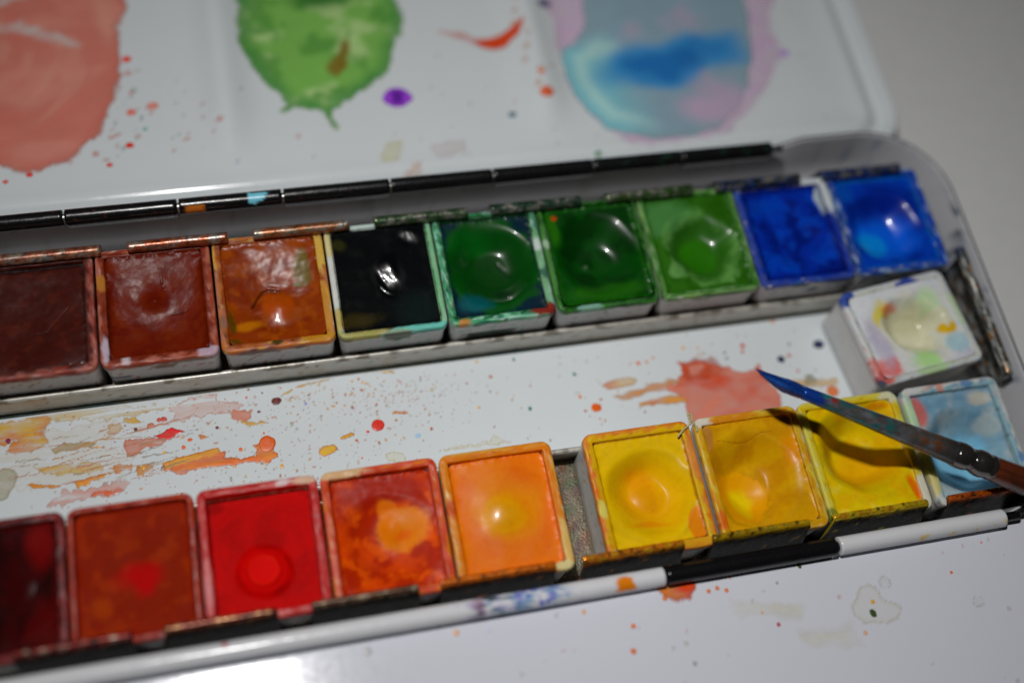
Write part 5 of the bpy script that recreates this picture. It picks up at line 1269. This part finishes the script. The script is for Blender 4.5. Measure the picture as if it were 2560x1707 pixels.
def lathe(name, st_, mat, colf, parent, n=30, bend=None, seed=0, bumpy=0.0, groove=0.0):
    st_ = np.asarray(st_, float)
    ds = []; rs_ = []
    for k in range(len(st_) - 1):
        m = max(2, int((st_[k + 1, 0] - st_[k, 0]) / 0.35))
        for j in range(m):
            t_ = j / m
            ds.append(st_[k, 0] + (st_[k + 1, 0] - st_[k, 0]) * t_); rs_.append(st_[k, 1] + (st_[k + 1, 1] - st_[k, 1]) * t_)
    ds.append(st_[-1, 0]); rs_.append(st_[-1, 1])
    th = np.arange(n) / n * 2 * math.pi
    R, U = [], []
    for d, r in zip(ds, rs_):
        off = bend(d) if bend else np.zeros(3)
        rr = r * (1 + bumpy * fbm(np.full(n, d * 0.5), th * 1.2, seed) + groove * np.sin(th * 11 + 1.5 * np.sin(d * 0.5)) + groove * np.sin(th * 17 - 0.6 * d))
        R.append(T0 + AX * d + off + (np.cos(th) * rr)[:, None] * sid + (np.sin(th) * rr)[:, None] * upv)
        U.append(np.column_stack([np.full(n, d), th]))
    V, F = loft(R, True, True)
    U = np.concatenate(U)
    return mk(name, V, F, M[mat], parent, col=colf(U[:, 0], U[:, 1]))


def bend(d):
    q = max(0, (5.0 - d) / 5.0)
    return upv * 0.5 * q * q + sid * -0.45 * q * q


def br_col(d, th):
    s_ = fbm(th * 5.0, d * 0.12, 3)
    C = np.tile(D(5, 30, 88), (len(d), 1))
    C = mixc(C, D(4, 22, 80), sm(0.0, 0.4, s_) * 0.8)
    C = mixc(C, D(30, 95, 180), sm(0.1, 0.5, -s_) * 0.6)
    return C


tip = [(0.0, 0.04), (0.5, 0.2), (1.3, 0.4), (2.4, 0.62), (3.6, 0.82), (5.0, 0.97), (6.3, 0.97), (7.4, 0.9), (8.2, 0.8)]
lathe('bristles', tip, 'bristle', br_col, brush, n=88, bend=bend, bumpy=0.12, seed=4, groove=0.022)


def fe_col(d, th):
    n1 = fbm(d * 0.3, th * 0.9, 6); n2 = fbm(d * 0.55, th * 1.3, 8); n3 = fbm(d * 1.2, th * 2.0, 9)
    C = np.tile(np.array([0.12, 0.117, 0.112]), (len(d), 1))
    C = mixc(C, D(105, 108, 115), sm(-0.2, 0.3, n1) * 0.8)
    C = mixc(C, D(25, 100, 100), sm(0.0, 0.25, n2) * 0.85 * (1 - sm(20, 26, d)))
    C = mixc(C, D(95, 55, 35), sm(0.2, 0.4, n3) * 0.7)
    C = mixc(C, D(120, 70, 35), sm(0.05, 0.35, n2 + .2 * n3) * 0.8 * sm(21, 24, d) * (1 - sm(28, 30, d)))
    C = mixc(C, D(10, 60, 150), (1 - sm(9.6, 11.5, d + n2)) * 0.95)
    C = mixc(C, D(20, 130, 125), sm(1, .7, np.hypot((d - 10.8) / .7, (th - 2.0) / .5)) * .9)
    C = mixc(C, D(150, 45, 30), sm(1, .7, np.hypot((d - 12.0) / .6, (th - 1.7) / .45)) * .9)
    C = mixc(C, np.array([0.05, 0.047, 0.045]), sm(27, 31, d) * 0.85)
    return C


fer = [(7.5, 0.86), (7.7, 0.95), (12, 1.06), (20, 1.34), (30.0, 1.7), (31.5, 1.74)]
ferrule = lathe('ferrule', fer, 'ferrule', fe_col, brush, seed=12, bumpy=0.012)
black = lambda d, th: np.tile(np.array([0.1, 0.1, 0.1]), (len(d), 1))
lathe('crimp', [(31.4, 1.72), (31.7, 1.84), (32.1, 1.92), (32.7, 1.95), (33.3, 1.88), (33.7, 1.7), (34.2, 1.64)], 'crimp', black, ferrule, seed=13, bumpy=0.02)
lathe('crimp', [(34.1, 1.64), (34.6, 1.68), (35.0, 1.86), (35.5, 1.96), (36.1, 1.95), (36.6, 1.84), (36.9, 1.78), (37.2, 1.86), (37.6, 1.83)], 'crimp', black, ferrule, seed=14, bumpy=0.02)


def wd_col(d, th):
    n1 = fbm(d * 0.06, th * 2.0, 14); n2 = fbm(d * 0.25, th * 1.1, 15)
    C = np.tile(D(82, 36, 18), (len(d), 1))
    C = mixc(C, D(42, 20, 12), sm(-0.1, 0.4, n1) * 0.8)
    C = mixc(C, D(24, 14, 10), sm(0.1, 0.5, n2) * 0.6)
    C = mixc(C, D(150, 40, 20), sm(1, .6, np.hypot((d - 45) / .8, (th - 1.1) / .5)) * .9)
    return C


lathe('handle', [(37.0, 1.76), (38.5, 1.84), (46, 2.1), (56, 2.35), (66, 2.3), (84, 1.7), (105, 1.2), (118, 0.95), (119.6, 0.7), (120.0, 0.25)], 'wood', wd_col, brush, seed=16, bumpy=0.01)

# ------------------------------------------------------------------ thread caught on the pans
pts = np.array([(-52.2, -21.5, 0.25), (-51.6, -21.0, 0.4), (-51.0, -20.5, 0.45), (-50.3, -20.2, 0.45), (-49.7, -19.7, 0.5), (-49.4, -19.1, 0.55), (-49.6, -18.5, 0.6), (-50.1, -18.6, 0.75), (-50.0, -19.3, 0.75), (-49.4, -19.9, 0.5), (-49.1, -20.6, 0.35), (-49.2, -21.2, 0.3)])
tt = np.linspace(0, len(pts) - 1, 60)
sp = np.column_stack([np.interp(tt, np.arange(len(pts)), pts[:, k]) for k in range(3)])
for _ in range(3):
    sp[1:-1] = (sp[:-2] + 2 * sp[1:-1] + sp[2:]) / 4
V, F = tube(sp, 0.14 + 0.04 * np.sin(np.arange(60) * 1.7), 8)
th_ = mk('thread', V, F, M['thread'])
th_['label'] = 'short pale green thread lying over the rims of two yellow pans'
th_['category'] = 'thread'
